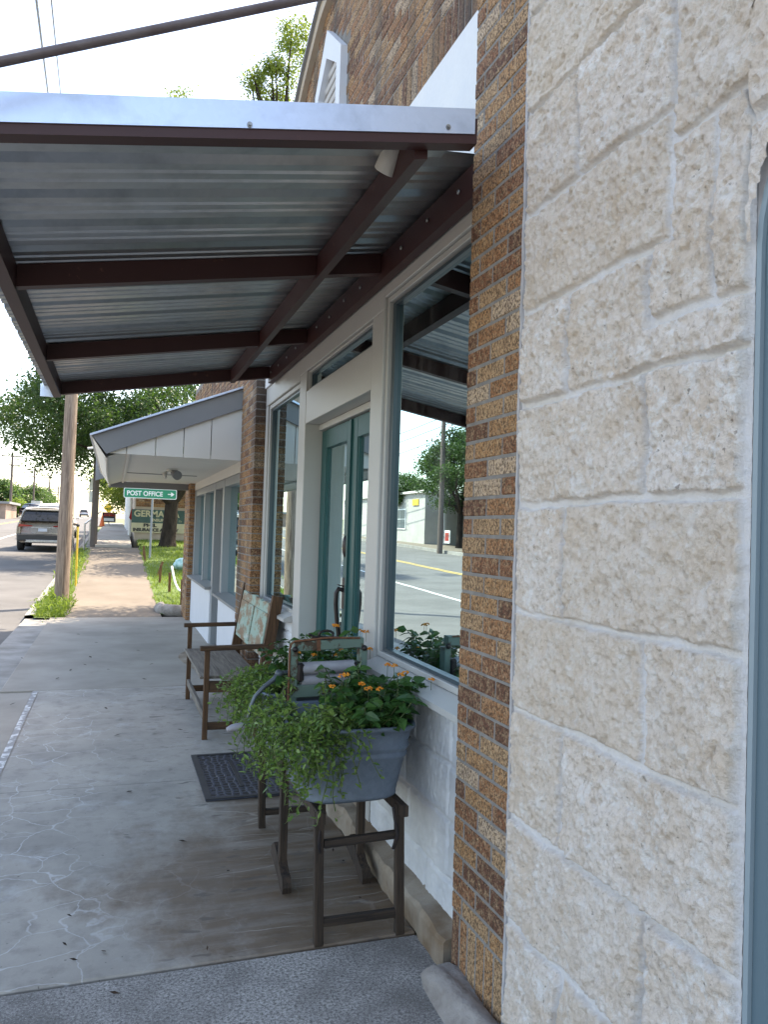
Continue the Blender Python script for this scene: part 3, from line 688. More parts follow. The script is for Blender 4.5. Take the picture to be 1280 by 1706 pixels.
# base wall (painted stone) with step
def pstone(y0, y1, z0, z1, lab, sd_):
    rr_ = random.Random(sd_); rc_ = []; z = z0-.02
    while z < z1:
        h = rr_.choice((.17, .22, .27)); y = y0-.2
        while y < y1+.1: L = rr_.uniform(.26, .52); rc_.append((y, y+L, z, z+h)); y += L
        z += h
    V, F, mo, T = stone_patch(np.arange(y0, y1, .006), np.arange(z0, z1+.006, .006), rc_, .0055, (), 1.286, .34)
    V[:, 0] += mo*.006; m_ = MB().arr(V, F); o = mesh_obj('base_wall', m_, 'painted_stone', ST, label=lab); o.data.polygons.foreach_set('use_smooth', [True]*len(F)); return o
pstone(2.622, 3.79, .10, .905, 'white painted stone base wall below the near window', 2)
pstone(5.72, 7.10, .0, .905, 'white painted stone base wall behind the bench', 3)
mesh_obj('base_core', MB().box((1.31, 2.63, 0), (1.5, 3.79, .90)), 'white_panel', ST); mesh_obj('base_core', MB().box((1.31, 5.72, 0), (1.5, 7.1, .90)), 'white_panel', ST)
mb = MB(); ys = np.linspace(2.66, 5.9, 60)
pr = [(1.2, 0), (1.2, .095), (1.21, .115), (1.3, .125), (1.3, 0)]
vs = []
for y in ys:
    for k, (x, z) in enumerate(pr): vs.append((x+(.006*math.sin(y*13)+.004*math.sin(y*41) if k < 3 else 0), y, z-.01*(k == 2)*math.sin(y*17)))
mb.add(vs, [(5*i+k, 5*i+k+1, 5*i+6+k, 5*i+5+k) for i in range(len(ys)-1) for k in range(4)]); mb.add(vs[:5], [(0, 1, 2, 3, 4)])
mesh_obj('step', mb, 'step_concrete', ST, label='stained concrete ledge along the foot of the shop wall')
mesh_obj('threshold', MB().box((1.285, 3.98, .0), (1.6, 5.54, .14), ch=.01), 'step_concrete', ST)
# frames
f = MB(); X0 = 1.28; X1 = 1.40
f.box((X0, 2.62, 2.812), (X1, 3.798, 2.878), ch=.003)                 # head board
f.box((X0, 3.80, 2.752), (X1, 5.735, 2.877), ch=.003); f.box((X0, 5.737, 2.715), (X1, 7.12, 2.876), ch=.003)
f.box((X0, 3.80, .12), (1.45, 3.99, 2.7515), ch=.004)                   # near door post
f.box((X0, 5.52, .12), (1.45, 5.73, 2.7515), ch=.004)                   # far door post
f.box((X0, 7.02, .93), (X1, 7.12, 2.713), ch=.004)                   # far window end
f.box((X0+.002, 3.992, 2.365), (X1, 5.518, 2.60), ch=.003)             # panel over door
f.box((1.385, 3.992, 2.32), (1.47, 5.518, 2.363), ch=.003)
mesh_obj('shop_frame', f, 'frame_paint', ST, label='off-white painted timber shop front framing')
m = MB()   # mouldings
def mould(y0, y1, z0, z1, d=.022, t=.035, x=1.30):
    m.box((x-.004, y0, z0), (x+t, y0+d, z1), ch=.003); m.box((x-.004, y1-d, z0), (x+t, y1, z1), ch=.003)
    m.box((x-.003, y0+d+.001, z1-d), (x+t, y1-d-.001, z1), ch=.003); m.box((x-.003, y0+d+.001, z0), (x+t, y1-d-.001, z0+d), ch=.003)
mould(2.60, 3.796, .968, 2.810, .028, .05); mould(3.994, 5.516, 2.603, 2.75, .014); mould(5.734, 7.016, .955, 2.711, .035, .05)
mesh_obj('moulding', m, 'frame_paint', ST)
# sills
for (a, b_) in ((2.622, 3.795), (5.735, 7.1)):
    s_ = MB().prism([(1.215, .905), (1.215, .93), (1.30, .965), (1.36, .97), (1.36, .905)], a, b_)
    mesh_obj('window_sill', s_, 'frame_paint', ST)
# glazing
def window(y0, y1, z0, z1, x=1.335, st='steel_frame', t=.022, tb=.016):
    w_ = MB(); w_.box((x-.02, y0, z0), (x+.03, y0+t, z1)); w_.box((x-.02, y1-t, z0), (x+.03, y1, z1))
    w_.box((x-.02, y0+t, z1-tb), (x+.03, y1-t, z1)); w_.box((x-.02, y0+t, z0), (x+.03, y1-t, z0+tb))
    o = mesh_obj('window', w_, st, ST)
    mesh_obj('pane', MB().add([(x, y0+t-.002, z0+tb-.002), (x, y1-t+.002, z0+tb-.002), (x, y1-t+.002, z1-tb+.002), (x, y0+t-.002, z1-tb+.002)], [(0, 1, 2, 3)]), 'window_glass', o)
    return o
window(2.58, 3.758, .998, 2.773, t=.045); window(4.010, 5.500, 2.619, 2.735, 1.335, 'steel_frame', .008); window(5.77, 6.98, .992, 2.674)
# interior
i_ = MB(); i_.add([(5., 2.3, 0), (5., 7.3, 0), (5., 7.3, 3), (5., 2.3, 3)], [(0, 1, 2, 3)]).add([(1.5, 7.15, 0), (5, 7.15, 0), (5, 7.15, 3), (1.5, 7.15, 3)], [(0, 1, 2, 3)]).add([(1.5, 2.6, 0), (5, 2.6, 0), (5, 2.6, 3), (1.5, 2.6, 3)], [(0, 1, 2, 3)])
i_.add([(1.46, 2.5, 2.9), (5, 2.5, 2.9), (5, 7.3, 2.9), (1.46, 7.3, 2.9)], [(0, 1, 2, 3)]).add([(1.62, 2.5, .1), (5, 2.5, .1), (5, 7.3, .1), (1.62, 7.3, .1)], [(0, 1, 2, 3)])
i_.box((1.40, 2.5, 3.0), (9, 7.1, 4.1))
mesh_obj('interior', i_, 'dark_interior', ST)
# doors
def door(y0, y1, lab, lock):
    x = 1.41
    d = MB(); s_ = .115
    d.box((x, y0, .145), (x+.045, y0+s_, 2.315), ch=.004); d.box((x, y1-s_, .145), (x+.045, y1, 2.315), ch=.004)
    d.box((x+.001, y0+s_, 2.315-.13), (x+.044, y1-s_, 2.315), ch=.003); d.box((x+.001, y0+s_, .145), (x+.044, y1-s_, .42), ch=.003)
    for (a, b_, c, e) in ((y0+s_, y0+s_+.018, .42, 2.185), (y1-s_-.018, y1-s_, .42, 2.185)): d.box((x+.008, a, c), (x+.036, b_, e))
    o = mesh_obj('door', d, 'teal_paint', ST, label=lab)
    mesh_obj('pane', MB().add([(x+.024, y0+s_, .42), (x+.024, y1-s_, .42), (x+.024, y1-s_, 2.185), (x+.024, y0+s_, 2.185)], [(0, 1, 2, 3)]), 'window_glass', o)
    if lock:
        yy = y0+.055; h = MB()
        mesh_obj('lock', MB().ico((x-.006, yy, 1.50), .036, 2, 0, (.5, 1, 2.0)), 'black_iron', o); h.box((x-.012, yy-.028, 1.10), (x, yy+.028, 1.30), ch=.012)
        h.box((x-.010, yy-.024, .86), (x, yy+.024, .95), ch=.01)
        h.tube([(x-.012, yy, 1.22), (x-.04, yy, 1.228), (x-.055, yy, 1.20), (x-.056, yy, 1.13), (x-.045, yy, 1.02), (x-.034, yy, .95), (x-.025, yy, .90), (x-.012, yy, .885)], [.015, .015, .015, .014, .013, .013, .013, .014], 8)
        h.beam((x-.05, yy-.01, 1.255), (x-.012, yy-.01, 1.245), .022, .008)
        mesh_obj('handle', h, 'black_iron', o)
    return o
door(4.752, 5.516, 'far leaf of the teal glazed double door with black handle', True)
door(3.992, 4.748, 'near leaf of the teal glazed double door', False)
mesh_obj('astragal', MB().box((1.396, 4.735, .15), (1.41, 4.765, 2.31)), 'teal_paint', ST)

# ================================================================== CANOPY
CN = thing('metal_canopy', (.35, 4.5, 2.6), 'dark red steel canopy with corrugated metal roof over the shop pavement', 'canopy')
SL = .175
def zc(x): return 2.706+(x+.46)*SL       # top of rafters
def rafter(y, x0=-.49, x1=1.20, w=.055, h=.10, nm='rafter'):
    mb = MB(); vs = []
    for yy in (y-w/2, y+w/2):
        for x in (x0, x1): vs += [(x, yy, zc(x)-h), (x, yy, zc(x)-.002)]
    mb.add(vs, [(0, 2, 3, 1), (4, 5, 7, 6), (0, 1, 5, 4), (2, 6, 7, 3), (1, 3, 7, 5), (0, 4, 6, 2)]); return mb
for y in (3.72, 5.32, 6.70): mesh_obj('rafter', rafter(y, -.44, .886).add(rafter(y, .936, 1.218).v, rafter(y).f), 'oxide_steel', CN)
mesh_obj('rafter', rafter(2.345, -.49, 1.085, h=.086), 'oxide_steel', CN, label='end rafter behind the bright metal fascia')
mesh_obj('purlin', MB().prism([(.888, zc(.89)-.115), (.888, zc(.89)-.003), (.934, zc(.93)-.003), (.934, zc(.93)-.112)], 2.376, 6.728), 'oxide_steel', CN)
mesh_obj('outer_beam', MB().prism([(-.495, zc(-.49)-.115), (-.495, zc(-.49)-.003), (-.442, zc(-.44)-.003), (-.442, zc(-.44)-.115)], 2.376, 6.728), 'oxide_steel', CN)
mesh_obj('ledger', MB().prism([(1.22, 2.862), (1.22, 2.99), (1.266, 3.0), (1.266, 2.862)], 2.63, 6.74), 'oxide_steel', CN)
mb = MB(); per = .285; prof = []
y = 2.33
while y < 6.84:
    for dy, dz in ((0, 0), (.010, .03), (.040, .03), (.078, 0), (.125, 0), (.131, .010), (.147, .010), (.153, 0), (.20, 0), (.206, .010), (.222, .010), (.228, 0)):
        if y+dy < 6.86: prof.append((y+dy, dz))
    y += per
vs = []
for yy, dz in prof: xe = 1.268 if yy > 2.63 else 1.082; vs += [(-.575, yy, zc(-.575)+.002+dz), (xe, yy, zc(xe)+.002+dz)]
vs2 = [(a, b_, c+.0012) for a, b_, c in vs]
mb.add(vs, [(2*i, 2*i+1, 2*i+3, 2*i+2) for i in range(len(prof)-1)]); mb.add(vs2, [(2*i, 2*i+2, 2*i+3, 2*i+1) for i in range(len(prof)-1)])
mesh_obj('corrugated_sheet', mb, 'galvanised_sheet', CN)
def fz(x, t): return t+(x+.33)*SL
mb = MB()
for xa, xb in ((-.59, 1.074),):
    mb.add([(xa, 2.312, fz(xa, 2.673)), (xb, 2.312, fz(xb, 2.673)), (xb, 2.312, fz(xb, 2.757)), (xa, 2.312, fz(xa, 2.757)),
            (xa, 2.316, fz(xa, 2.673)), (xb, 2.316, fz(xb, 2.673)), (xb, 2.42, fz(xb, 2.757)), (xa, 2.42, fz(xa, 2.757))],
           [(0, 1, 2, 3), (4, 7, 6, 5), (3, 2, 6, 7), (0, 4, 5, 1), (0, 3, 7, 4), (1, 5, 6, 2)])
mesh_obj('fascia_trim', mb, 'galvalume', CN, label='bright metal fascia strip across the near end')
mb = MB(); mb.box((-.60, 6.78, 2.60), (-.50, 6.80, 2.70))
mesh_obj('end_trim', mb, 'galvalume', CN)
for (px, py) in ((416, 208), (747, 212)):
    d = RAY(px, py); t = 2.312/d.y; p = Vector((d.x*t, 2.312, d.z*t+H))
    b_ = MB(); b_.tube([p+Vector((0, .001, 0)), p+Vector((0, -.004, 0))], .0085, 12); b_.tube([p+Vector((0, -.003, 0)), p+Vector((0, -.009, 0))], .0055, 6, False)
    mesh_obj('screw', b_, 'steel', CN)
for y in np.arange(2.75, 6.7, .32):
    mesh_obj('bolt', MB().ico((1.214, y, 2.93+.008*math.sin(y*9)), .011, 1, 0, (.6, 1, 1)), 'steel', CN)
p0 = RAY(0, 103)*(2.2/RAY(0, 103).y)+Vector((0, 0, H)); p1 = RAY(500, 0)*(2.2/RAY(500, 0).y)+Vector((0, 0, H)); dd = p1-p0
mesh_obj('tie_rod', MB().tube([p0-dd*.4, p0+dd*2.02], .013, 12), 'rod_steel', CN, label='pipe brace rising above the canopy to the wall')
# spotlight
sp0 = RAY(662, 240)*(2.55/RAY(668, 246).y)+Vector((0, 0, H)); sp1 = RAY(641, 287)*(2.62/RAY(641, 287).y)+Vector((0, 0, H))
SPOT = thing('spotlight', tuple(sp0), 'small white cylindrical spotlight under the near end of the red canopy', 'spotlight')
ax = (sp1-sp0).normalized()
mesh_obj('housing', MB().tube([sp0, sp0+ax*.003, sp1-ax*.004, sp1], [.036, .041, .041, .038], 24), 'white_plastic', SPOT)
mesh_obj('bracket', MB().tube([sp0-ax*.0, sp0-ax*.03, sp0+Vector((.04, 0, .06))], .009, 8).box(sp0+Vector((.02, -.02, .03)), sp0+Vector((.06, .03, .06)), ch=.004), 'steel', SPOT)
q = RAY(682, 246)*(2.52/RAY(682, 246).y)+Vector((0, 0, H))
mesh_obj('clamp', MB().ico(q, .016, 2, 0, (1, .5, 1)), 'steel', SPOT)

# ================================================================== SHARED FAR PIER, SECOND SHOP
XF = 1.19
P2 = thing('brick_pier', (XF, 7.55, 0), 'brown stained brick pier behind the bench, between the two shop fronts', 'brick pier')
mesh_obj('brick', bricks(MB(), XF, .12, 7.15, 7.97, .0, 4.2, ch=.003), 'weathered_brick', P2)
mesh_obj('mortar', MB().box((XF+.003, 7.153, 0), (1.6, 7.967, 4.2)), 'mortar', P2)
S2 = thing('shop_building', (1.3, 11, 0), 'second shop with grey window frames and white panels beyond the brown brick pier', 'shop')
mesh_obj('brick_facade', bricks(MB(), 1.31, .1, 7.98, 14.5, 3.02, 4.0), 'weathered_brick', S2)
mesh_obj('mortar', MB().box((1.317, 7.98, 2.4), (1.6, 14.5, 4.05)), 'mortar', S2)
mesh_obj('brick_pier', bricks(MB(), 1.2, .17, 13.62, 14.55, .0, 2.6), 'speckled_brick', S2, label='orange-brown brick pier at the far end of the second shop')
mesh_obj('pier_mortar', MB().box((1.207, 13.623, 0), (1.6, 14.547, 3.02)), 'mortar', S2)
mesh_obj('side_wall', MB().box((1.6, 7.98, 0), (9, 14.5, 4.0)), 'beige_wall', S2)
f = MB()
for (a, b_) in ((7.98, 8.12), (9.86, 10.0), (10.78, 10.94), (13.45, 13.62)): f.box((1.285, a, .0), (1.42, b_, 2.2), ch=.004)
f.box((1.29, 7.98, 2.10), (1.42, 13.62, 2.2), ch=.004)
f.box((1.29, 12.1, .78), (1.41, 12.2, 2.1), ch=.004)
mesh_obj('window_frame', f, 'frame_paint_grey', S2)
mesh_obj('header_panel', MB().box((1.281, 7.98, 2.203), (1.5, 13.62, 2.45)), 'white_board', S2)
for (a, b_) in ((7.98, 9.98), (10.86, 13.6)):
    mesh_obj('base_panel', MB().box((1.27, a+.02, 0), (1.45, b_, .74)), 'white_panel', S2)
    mesh_obj('window_sill', MB().prism([(1.20, .735), (1.20, .765), (1.42, .80), (1.42, .742)], a+.015, b_+.02), 'grey_trim', S2)
    mesh_obj('pane', MB().add([(1.37, a, .75), (1.37, b_, .75), (1.37, b_, 2.1), (1.37, a, 2.1)], [(0, 1, 2, 3)]), 'window_glass', S2)
mesh_obj('door', MB().box((1.385, 10.0, .02), (1.42, 10.78, 2.1)), 'frame_paint_grey', S2, label='grey door between the two windows')
mesh_obj('interior', MB().add([(1.58, 7.98, 0), (1.58, 13.6, 0), (1.58, 13.6, 2.3), (1.58, 7.98, 2.3)], [(0, 1, 2, 3)]), 'dark_interior', S2)
# lean-to awning
LT = thing('wooden_awning', (.5, 11, 2.3), 'grey and white boarded lean-to awning with sloped roof over the second shop pavement', 'awning')
yA, yB = 8.06, 14.0
def rz(x): return 2.44+(x+.245)*.405
mesh_obj('ceiling', MB().add([(.11, yA+.03, 2.322), (1.285, yA+.03, 2.322), (1.285, yB, 2.322), (.11, yB, 2.322), (-.115, yA+.03, 2.245), (-.115, yB, 2.245)], [(0, 1, 2, 3), (4, 0, 3, 5)]), 'white_board', LT)
mesh_obj('batten', MB().beam((.11, yA+.04, 2.305), (.11, yB, 2.305), .03, .022), 'white_board', LT)
xs = [-.09, .088, .36, .63, .90, 1.27]; gb = MB()
for a, b_ in zip(xs, xs[1:]):
    gb.add([(a+.004, yA, 2.285), (b_-.004, yA, 2.285), (b_-.004, yA, rz(b_)-.20), (a+.004, yA, max(rz(a)-.20, 2.295)),
            (a+.004, yA+.035, 2.285), (b_-.004, yA+.035, 2.285), (b_-.004, yA+.035, rz(b_)-.20), (a+.004, yA+.035, max(rz(a)-.20, 2.295))],
           [(0, 1, 2, 3), (4, 7, 6, 5), (0, 4, 5, 1), (1, 5, 6, 2), (3, 2, 6, 7), (0, 3, 7, 4)])
mesh_obj('gable_board', gb, 'white_board', LT, label='white vertical boards closing the awning end')
mesh_obj('barge_board', MB().add([(-.235, yA-.03, rz(-.235)-.001), (-.10, yA-.03, 2.275), (1.275, yA-.03, rz(1.275)-.205), (1.275, yA-.03, rz(1.275)-.001)]+[(-.235, yA, rz(-.235)-.001), (-.10, yA, 2.275), (1.275, yA, rz(1.275)-.205), (1.275, yA, rz(1.275)-.001)], [(0, 1, 2, 3), (7, 6, 5, 4), (0, 4, 5, 1), (1, 5, 6, 2), (2, 6, 7, 3), (3, 7, 4, 0)]), 'grey_trim', LT)
rf = MB(); x0, x1 = -.255, 1.28
rf.add([(x0, yA-.07, rz(x0)), (x1, yA-.07, rz(x1)), (x1, yB+.1, rz(x1)), (x0, yB+.1, rz(x0)), (x0, yA-.07, rz(x0)+.02), (x1, yA-.07, rz(x1)+.02), (x1, yB+.1, rz(x1)+.02), (x0, yB+.1, rz(x0)+.02)], [(0, 3, 2, 1), (4, 5, 6, 7), (0, 1, 5, 4), (1, 2, 6, 5), (2, 3, 7, 6), (3, 0, 4, 7)])
mesh_obj('roof', rf, 'galvalume', LT)
fb = MB(); ys = np.linspace(yA-.03, yB+.02, 9); vs = []
for y in ys:
    bow = .02*math.sin((y-yA)/(yB-yA)*math.pi)
    vs += [(-.235, y, 2.435), (-.10-bow, y, 2.235), (-.085-bow, y, 2.235), (-.20, y, 2.44)]
fb.add(vs, [(4*i+k, 4*i+(k+1) % 4, 4*i+4+(k+1) % 4, 4*i+4+k) for i in range(8) for k in range(4)])
mesh_obj('eave_board', fb, 'white_board', LT)
mesh_obj('end_beam', MB().box((-.12, yB, 2.215), (1.285, yB+.06, 2.32), ch=.004), 'grey_trim', LT)
mesh_obj('conduit', MB().tube([(.14, 11.5, 2.315), (1.1, 11.5, 2.315)], .005, 6), 'grey_trim', LT)
mesh_obj('roof_pipe', MB().tube([(.42, 10.2, 2.70), (.70, 10.6, 3.05)], .03, 10), 'galvalume', LT)
FL = thing('floodlight', (.72, 10.4, 2.3), 'twin-lamp grey and white floodlight on the awning ceiling', 'floodlight')
mesh_obj('base', MB().tube([(.66, 10.4, 2.312), (.66, 10.4, 2.29)], .05, 14), 'white_plastic', FL)
mesh_obj('lamp', MB().tube([(.69, 10.4, 2.28), (.72, 10.33, 2.255), (.74, 10.26, 2.235)], [.03, .055, .06], 14), 'grey_trim', FL)
mesh_obj('lamp', MB().tube([(.62, 10.4, 2.285), (.585, 10.4, 2.26), (.60, 10.36, 2.20)], [.015, .03, .02], 10), 'white_plastic', FL)
PS = thing('blade_sign', (-.2, 14.3, 2.3), 'plain grey projecting sign panel beyond the eave of the white awning', 'sign')
mesh_obj('panel', MB().add([(-.34, 14.3, 2.33), (-.12, 14.3, 2.40), (-.12, 14.3, 2.68), (-.34, 14.3, 2.70), (-.34, 14.34, 2.33), (-.12, 14.34, 2.40), (-.12, 14.34, 2.68), (-.34, 14.34, 2.70)], [(0, 1, 2, 3), (7, 6, 5, 4), (0, 4, 5, 1), (1, 5, 6, 2), (2, 6, 7, 3), (3, 7, 4, 0)]), 'grey_trim', PS)
mesh_obj('lamp_arm', MB().tube([(-.12, 14.2, 2.82), (-.3, 14.2, 2.9), (-.48, 14.2, 2.86)], .02, 8), 'white_plastic', PS)

# ================================================================== BENCH
BN = thing('bench', (.93, 6.7, 0), 'rustic wooden armchair-style bench with peeling green panel back beside the shop window', 'bench')
ya, yb = 6.0, 7.42
def leg(x, y, z, t=.038): return MB().beam((x, y, .0), (x, y, z), t, t, upv=(1, 0, 0), ch=.003)
mesh_obj('leg', leg(.70, ya, .665), 'bench_wood', BN); mesh_obj('leg', leg(.70, yb, .665), 'bench_wood', BN)
for y in (ya, yb):
    bp = MB(); bp.beam((1.115, y, .0), (1.125, y, .45), .052, .085, upv=(1, 0, 0), ch=.003); bp.beam((1.125, y, .45), (1.222, y, 1.075), .052, .085, upv=(1, 0, 0), ch=.003)
    mesh_obj('back_post', bp, 'bench_wood', BN)
    mesh_obj('armrest', MB().beam((.645, y-.01, .683), (1.15, y-.01, .692), .058, .034, ch=.006), 'bench_wood_x', BN)
    mesh_obj('side_rail', MB().beam((.70, y, .10), (1.11, y, .095), .025, .055, ch=.003), 'bench_wood_x', BN); mesh_obj('side_rail', MB().beam((.70, y, .395), (1.11, y, .385), .025, .085, ch=.003), 'bench_wood_x', BN)
mesh_obj('front_rail', MB().beam((.70, ya, .16), (.70, yb, .16), .025, .06, ch=.003), 'seat_wood', BN)
st = MB()
for k in range(3):
    xa = .655+k*.152; st.box((xa, ya+.02 if k == 0 else ya-.02, .448-.012*k*.3), (xa+.149, yb-.02 if k == 0 else yb+.02, .47-.012*k*.3), ch=.003)
mesh_obj('seat', st, 'seat_wood', BN)
# back panel: old door with two raised panels, chipped top edge
def bx(z): return 1.115+(z-.45)*.155
mb = MB()
def bpan(y0, y1, z0, z1, t0, t1, tz=None):
    tz = tz or (lambda y: z1); n = 14; vs = []
    for y in np.linspace(y0, y1, n):
        zz = tz(y); vs += [(bx(z0)-t0, y, z0), (bx(zz)-t0, y, zz), (bx(zz)-t1, y, zz), (bx(z0)-t1, y, z0)]
    mb.add(vs, [(4*i+k, 4*i+(k+1) % 4, 4*i+4+(k+1) % 4, 4*i+4+k) for i in range(n-1) for k in range(4)]); mb.add(vs[:4], [(3, 2, 1, 0)]); mb.add(vs[-4:], [(0, 1, 2, 3)])
rr = random.Random(3); ch_ = [rr.uniform(-.012, .012) for _ in range(40)]
bpan(ya+.03, yb-.03, .60, 1.0, .022, -.004, lambda y: 1.005+ch_[int((y-ya)*14)]+(-.03 if y < ya+.12 else 0))
bpan(ya+.05, 6.62, .635, .93, .034, .0225); bpan(6.68, yb-.08, .635, .93, .034, .0225)
mesh_obj('backrest', mb, 'peeling_panel', BN)

# ================================================================== DOORMAT, PATCHES
mesh_obj('doormat', MB().box((.56, 4.63, .006), (1.165, 5.55, .016), ch=.004), 'rubber_mat', None, (.86, 5.1, .006)[:3] and None, label='dark blue-grey lattice rubber doormat in front of the teal doors', cat='doormat')
bm_ = bpy.data.objects['doormat']
em = MB(); 
for a, b_ in (((.56, 4.63), (.60, 5.55)), ((1.125, 4.63), (1.165, 5.55)), ((.60, 4.63), (1.125, 4.66)), ((.60, 5.52), (1.125, 5.55)), ((.79, 4.82), (.815, 5.36)), ((.91, 4.82), (.935, 5.36))):
    em.box((*a, .0165), (*b_, .0205))
mesh_obj('border', em, 'bumper_plastic', bm_)
mb = MB(); n = 26
vs = [(1.02+.22*math.cos(t)*(1+.1*math.sin(3*t)), 9.55+.75*math.sin(t), .0075) for t in np.linspace(0, 2*math.pi, n, endpoint=False)]
mesh_obj('dark_patch', mb.add(vs, [tuple(range(n))]), 'black_iron' if 0 else 'step_concrete', kind='structure')
# little fallen leaves
lf = None
lp = [(px, py) for px, py in ((160, 1072), (150, 1096), (163, 1120), (151, 1123), (117, 1118), (141, 1109), (180, 1117), (252, 1108), (243, 1102), (176, 1182), (200, 1200), (222, 1187), (195, 1227), (255, 1224), (258, 1222), (215, 1107), (230, 1085), (240, 1133), (95, 1132), (272, 1180), (300, 1218), (130, 1058), (205, 1056), (262, 1052), (215, 1322), (210, 1395), (172, 1590), (180, 1478), (304, 1405), (115, 1530), (122, 1604), (107, 1578), (345, 1585), (385, 1600), (190, 1660), (380, 1455), (20, 1175), (36, 1098), (40, 1520), (555, 1420), (572, 1438), (560, 1405), (600, 1500))]
for k, (px, py) in enumerate(lp):
    d = RAY(px, py); t = (.0-H)/d.z; x, y = d.x*t, d.y*t; s_ = random.uniform(.020, .040)*(1 if y > 4 else .5); a = random.uniform(0, 6)
    ca, sa = math.cos(a)*s_, math.sin(a)*s_
    m_ = MB().add([(-ca, -sa, 0), (sa*.35, -ca*.35, .006), (ca, sa, .008), (-sa*.35, ca*.35, .003)], [(0, 1, 2), (0, 2, 3)])
    o = mesh_obj('fallen_leaf', m_, 'dry_leaf', label='small dry brown leaf lying on the concrete pavement', cat='leaf', group='dry leaves scattered on the pavement')
    o.location = (x, y, .009)
# rock kerb beside the pier
mb = MB(); ys = np.linspace(1.0, 2.66, 70); vs = []; seg = 14
for i, y in enumerate(ys):
    e = min(1, (2.665-y)/.09)**.5 if y < 2.665 else 0
    for j in range(seg):
        t = math.pi*j/(seg-1); q = 1+.10*math.sin(y*9+j)+.06*math.sin(y*23+j*2.2)
        vs.append((1.165-.085*math.cos(t)*q*(.35+.65*e), y, -.01+.085*math.sin(t)*q*e))
mb.add(vs, [(seg*i+j, seg*i+j+1, seg*i+seg+j+1, seg*i+seg+j) for i in range(len(ys)-1) for j in range(seg-1)], True)
mesh_obj('rock_kerb', mb, 'rock', label='rounded weathered stone kerb at the foot of the near brick pier', cat='stone kerb')
mb = MB(); vs = []; seg = 12
path = [(.93, 15.9), (.86, 15.3), (.90, 14.95), (1.0, 14.75), (1.2, 14.68), (1.5, 14.66)]
mb.tube([(x, y, .03) for x, y in path], [.07, .10, .12, .13, .12, .12], 12)
mesh_obj('curved_kerb', mb, 'rock', label='curved dark concrete edging at the corner of the lawn beside the far pier', cat='lawn edging')

# ================================================================== WASH STAND + TUBS + WRINGER
def trestle(y, name, lab):
    o = thing(name, (.96, y, 0), lab, 'trestle', 'dark wooden trestles under the wash tubs')
    for s_, (xb, xt) in ((-1, (.805, .79)), (1, (1.138, 1.122))):
        mesh_obj('leg', MB().beam((xb, y, 0), (xt, y, .52), .036, .030, upv=(0, 1, 0), ch=.003), 'trestle_wood', o)
    mesh_obj('rail', MB().beam((.81, y, .385), (1.115, y, .392), .022, .030, ch=.002).beam((.82, y, .085), (1.125, y, .085), .022, .032, ch=.002), 'trestle_wood_x', o)
    return o
WS = thing('wash_stand', (.97, 3.55, 0), 'dark wooden folding wash stand carrying two galvanised tubs and a wringer', 'wash stand')
for y in (2.95, 4.17):
    for xb, xt in ((.805, .79), (1.138, 1.122)):
        mesh_obj('leg', MB().beam((xb, y, 0), (xt, y, .515), .036, .030, upv=(0, 1, 0), ch=.003), 'trestle_wood', WS)
    mesh_obj('rail', MB().beam((.815, y, .385), (1.115, y, .395), .024, .030, ch=.002), 'trestle_wood_x', WS)
    mesh_obj('rail', MB().beam((.82, y, .085), (1.125, y, .085), .024, .032, ch=.002), 'trestle_wood_x', WS)
for x in (.79, 1.128):
    mesh_obj('side_beam', MB().beam((x, 2.90, .50), (x, 4.20, .50), .032, .045, ch=.003), 'trestle_wood', WS)
for x in (.775, 1.142):
    lg = MB().beam((x, 3.50, .08), (x, 3.52, .88), .034, .036, upv=(1, 0, 0), ch=.003)
    mesh_obj('upright', lg, 'trestle_wood', WS)
    ft = MB().prism([(3.66, .11), (3.60, .15), (3.52, .125), (3.44, .075), (3.40, .068), (3.385, .03), (3.39, .0), (3.43, .0), (3.50, .035), (3.60, .06), (3.66, .075)], x-.020, x+.020, axis='x')
    mesh_obj('foot', ft, 'trestle_wood', WS)
for x in (.80, 1.10):
    mesh_obj('brace', MB().tube([(x, 2.955, .50), (x+.01*(1 if x > 1 else -1), 2.93, .40), (x, 2.945, .34)], .007, 8), 'black_iron', WS)
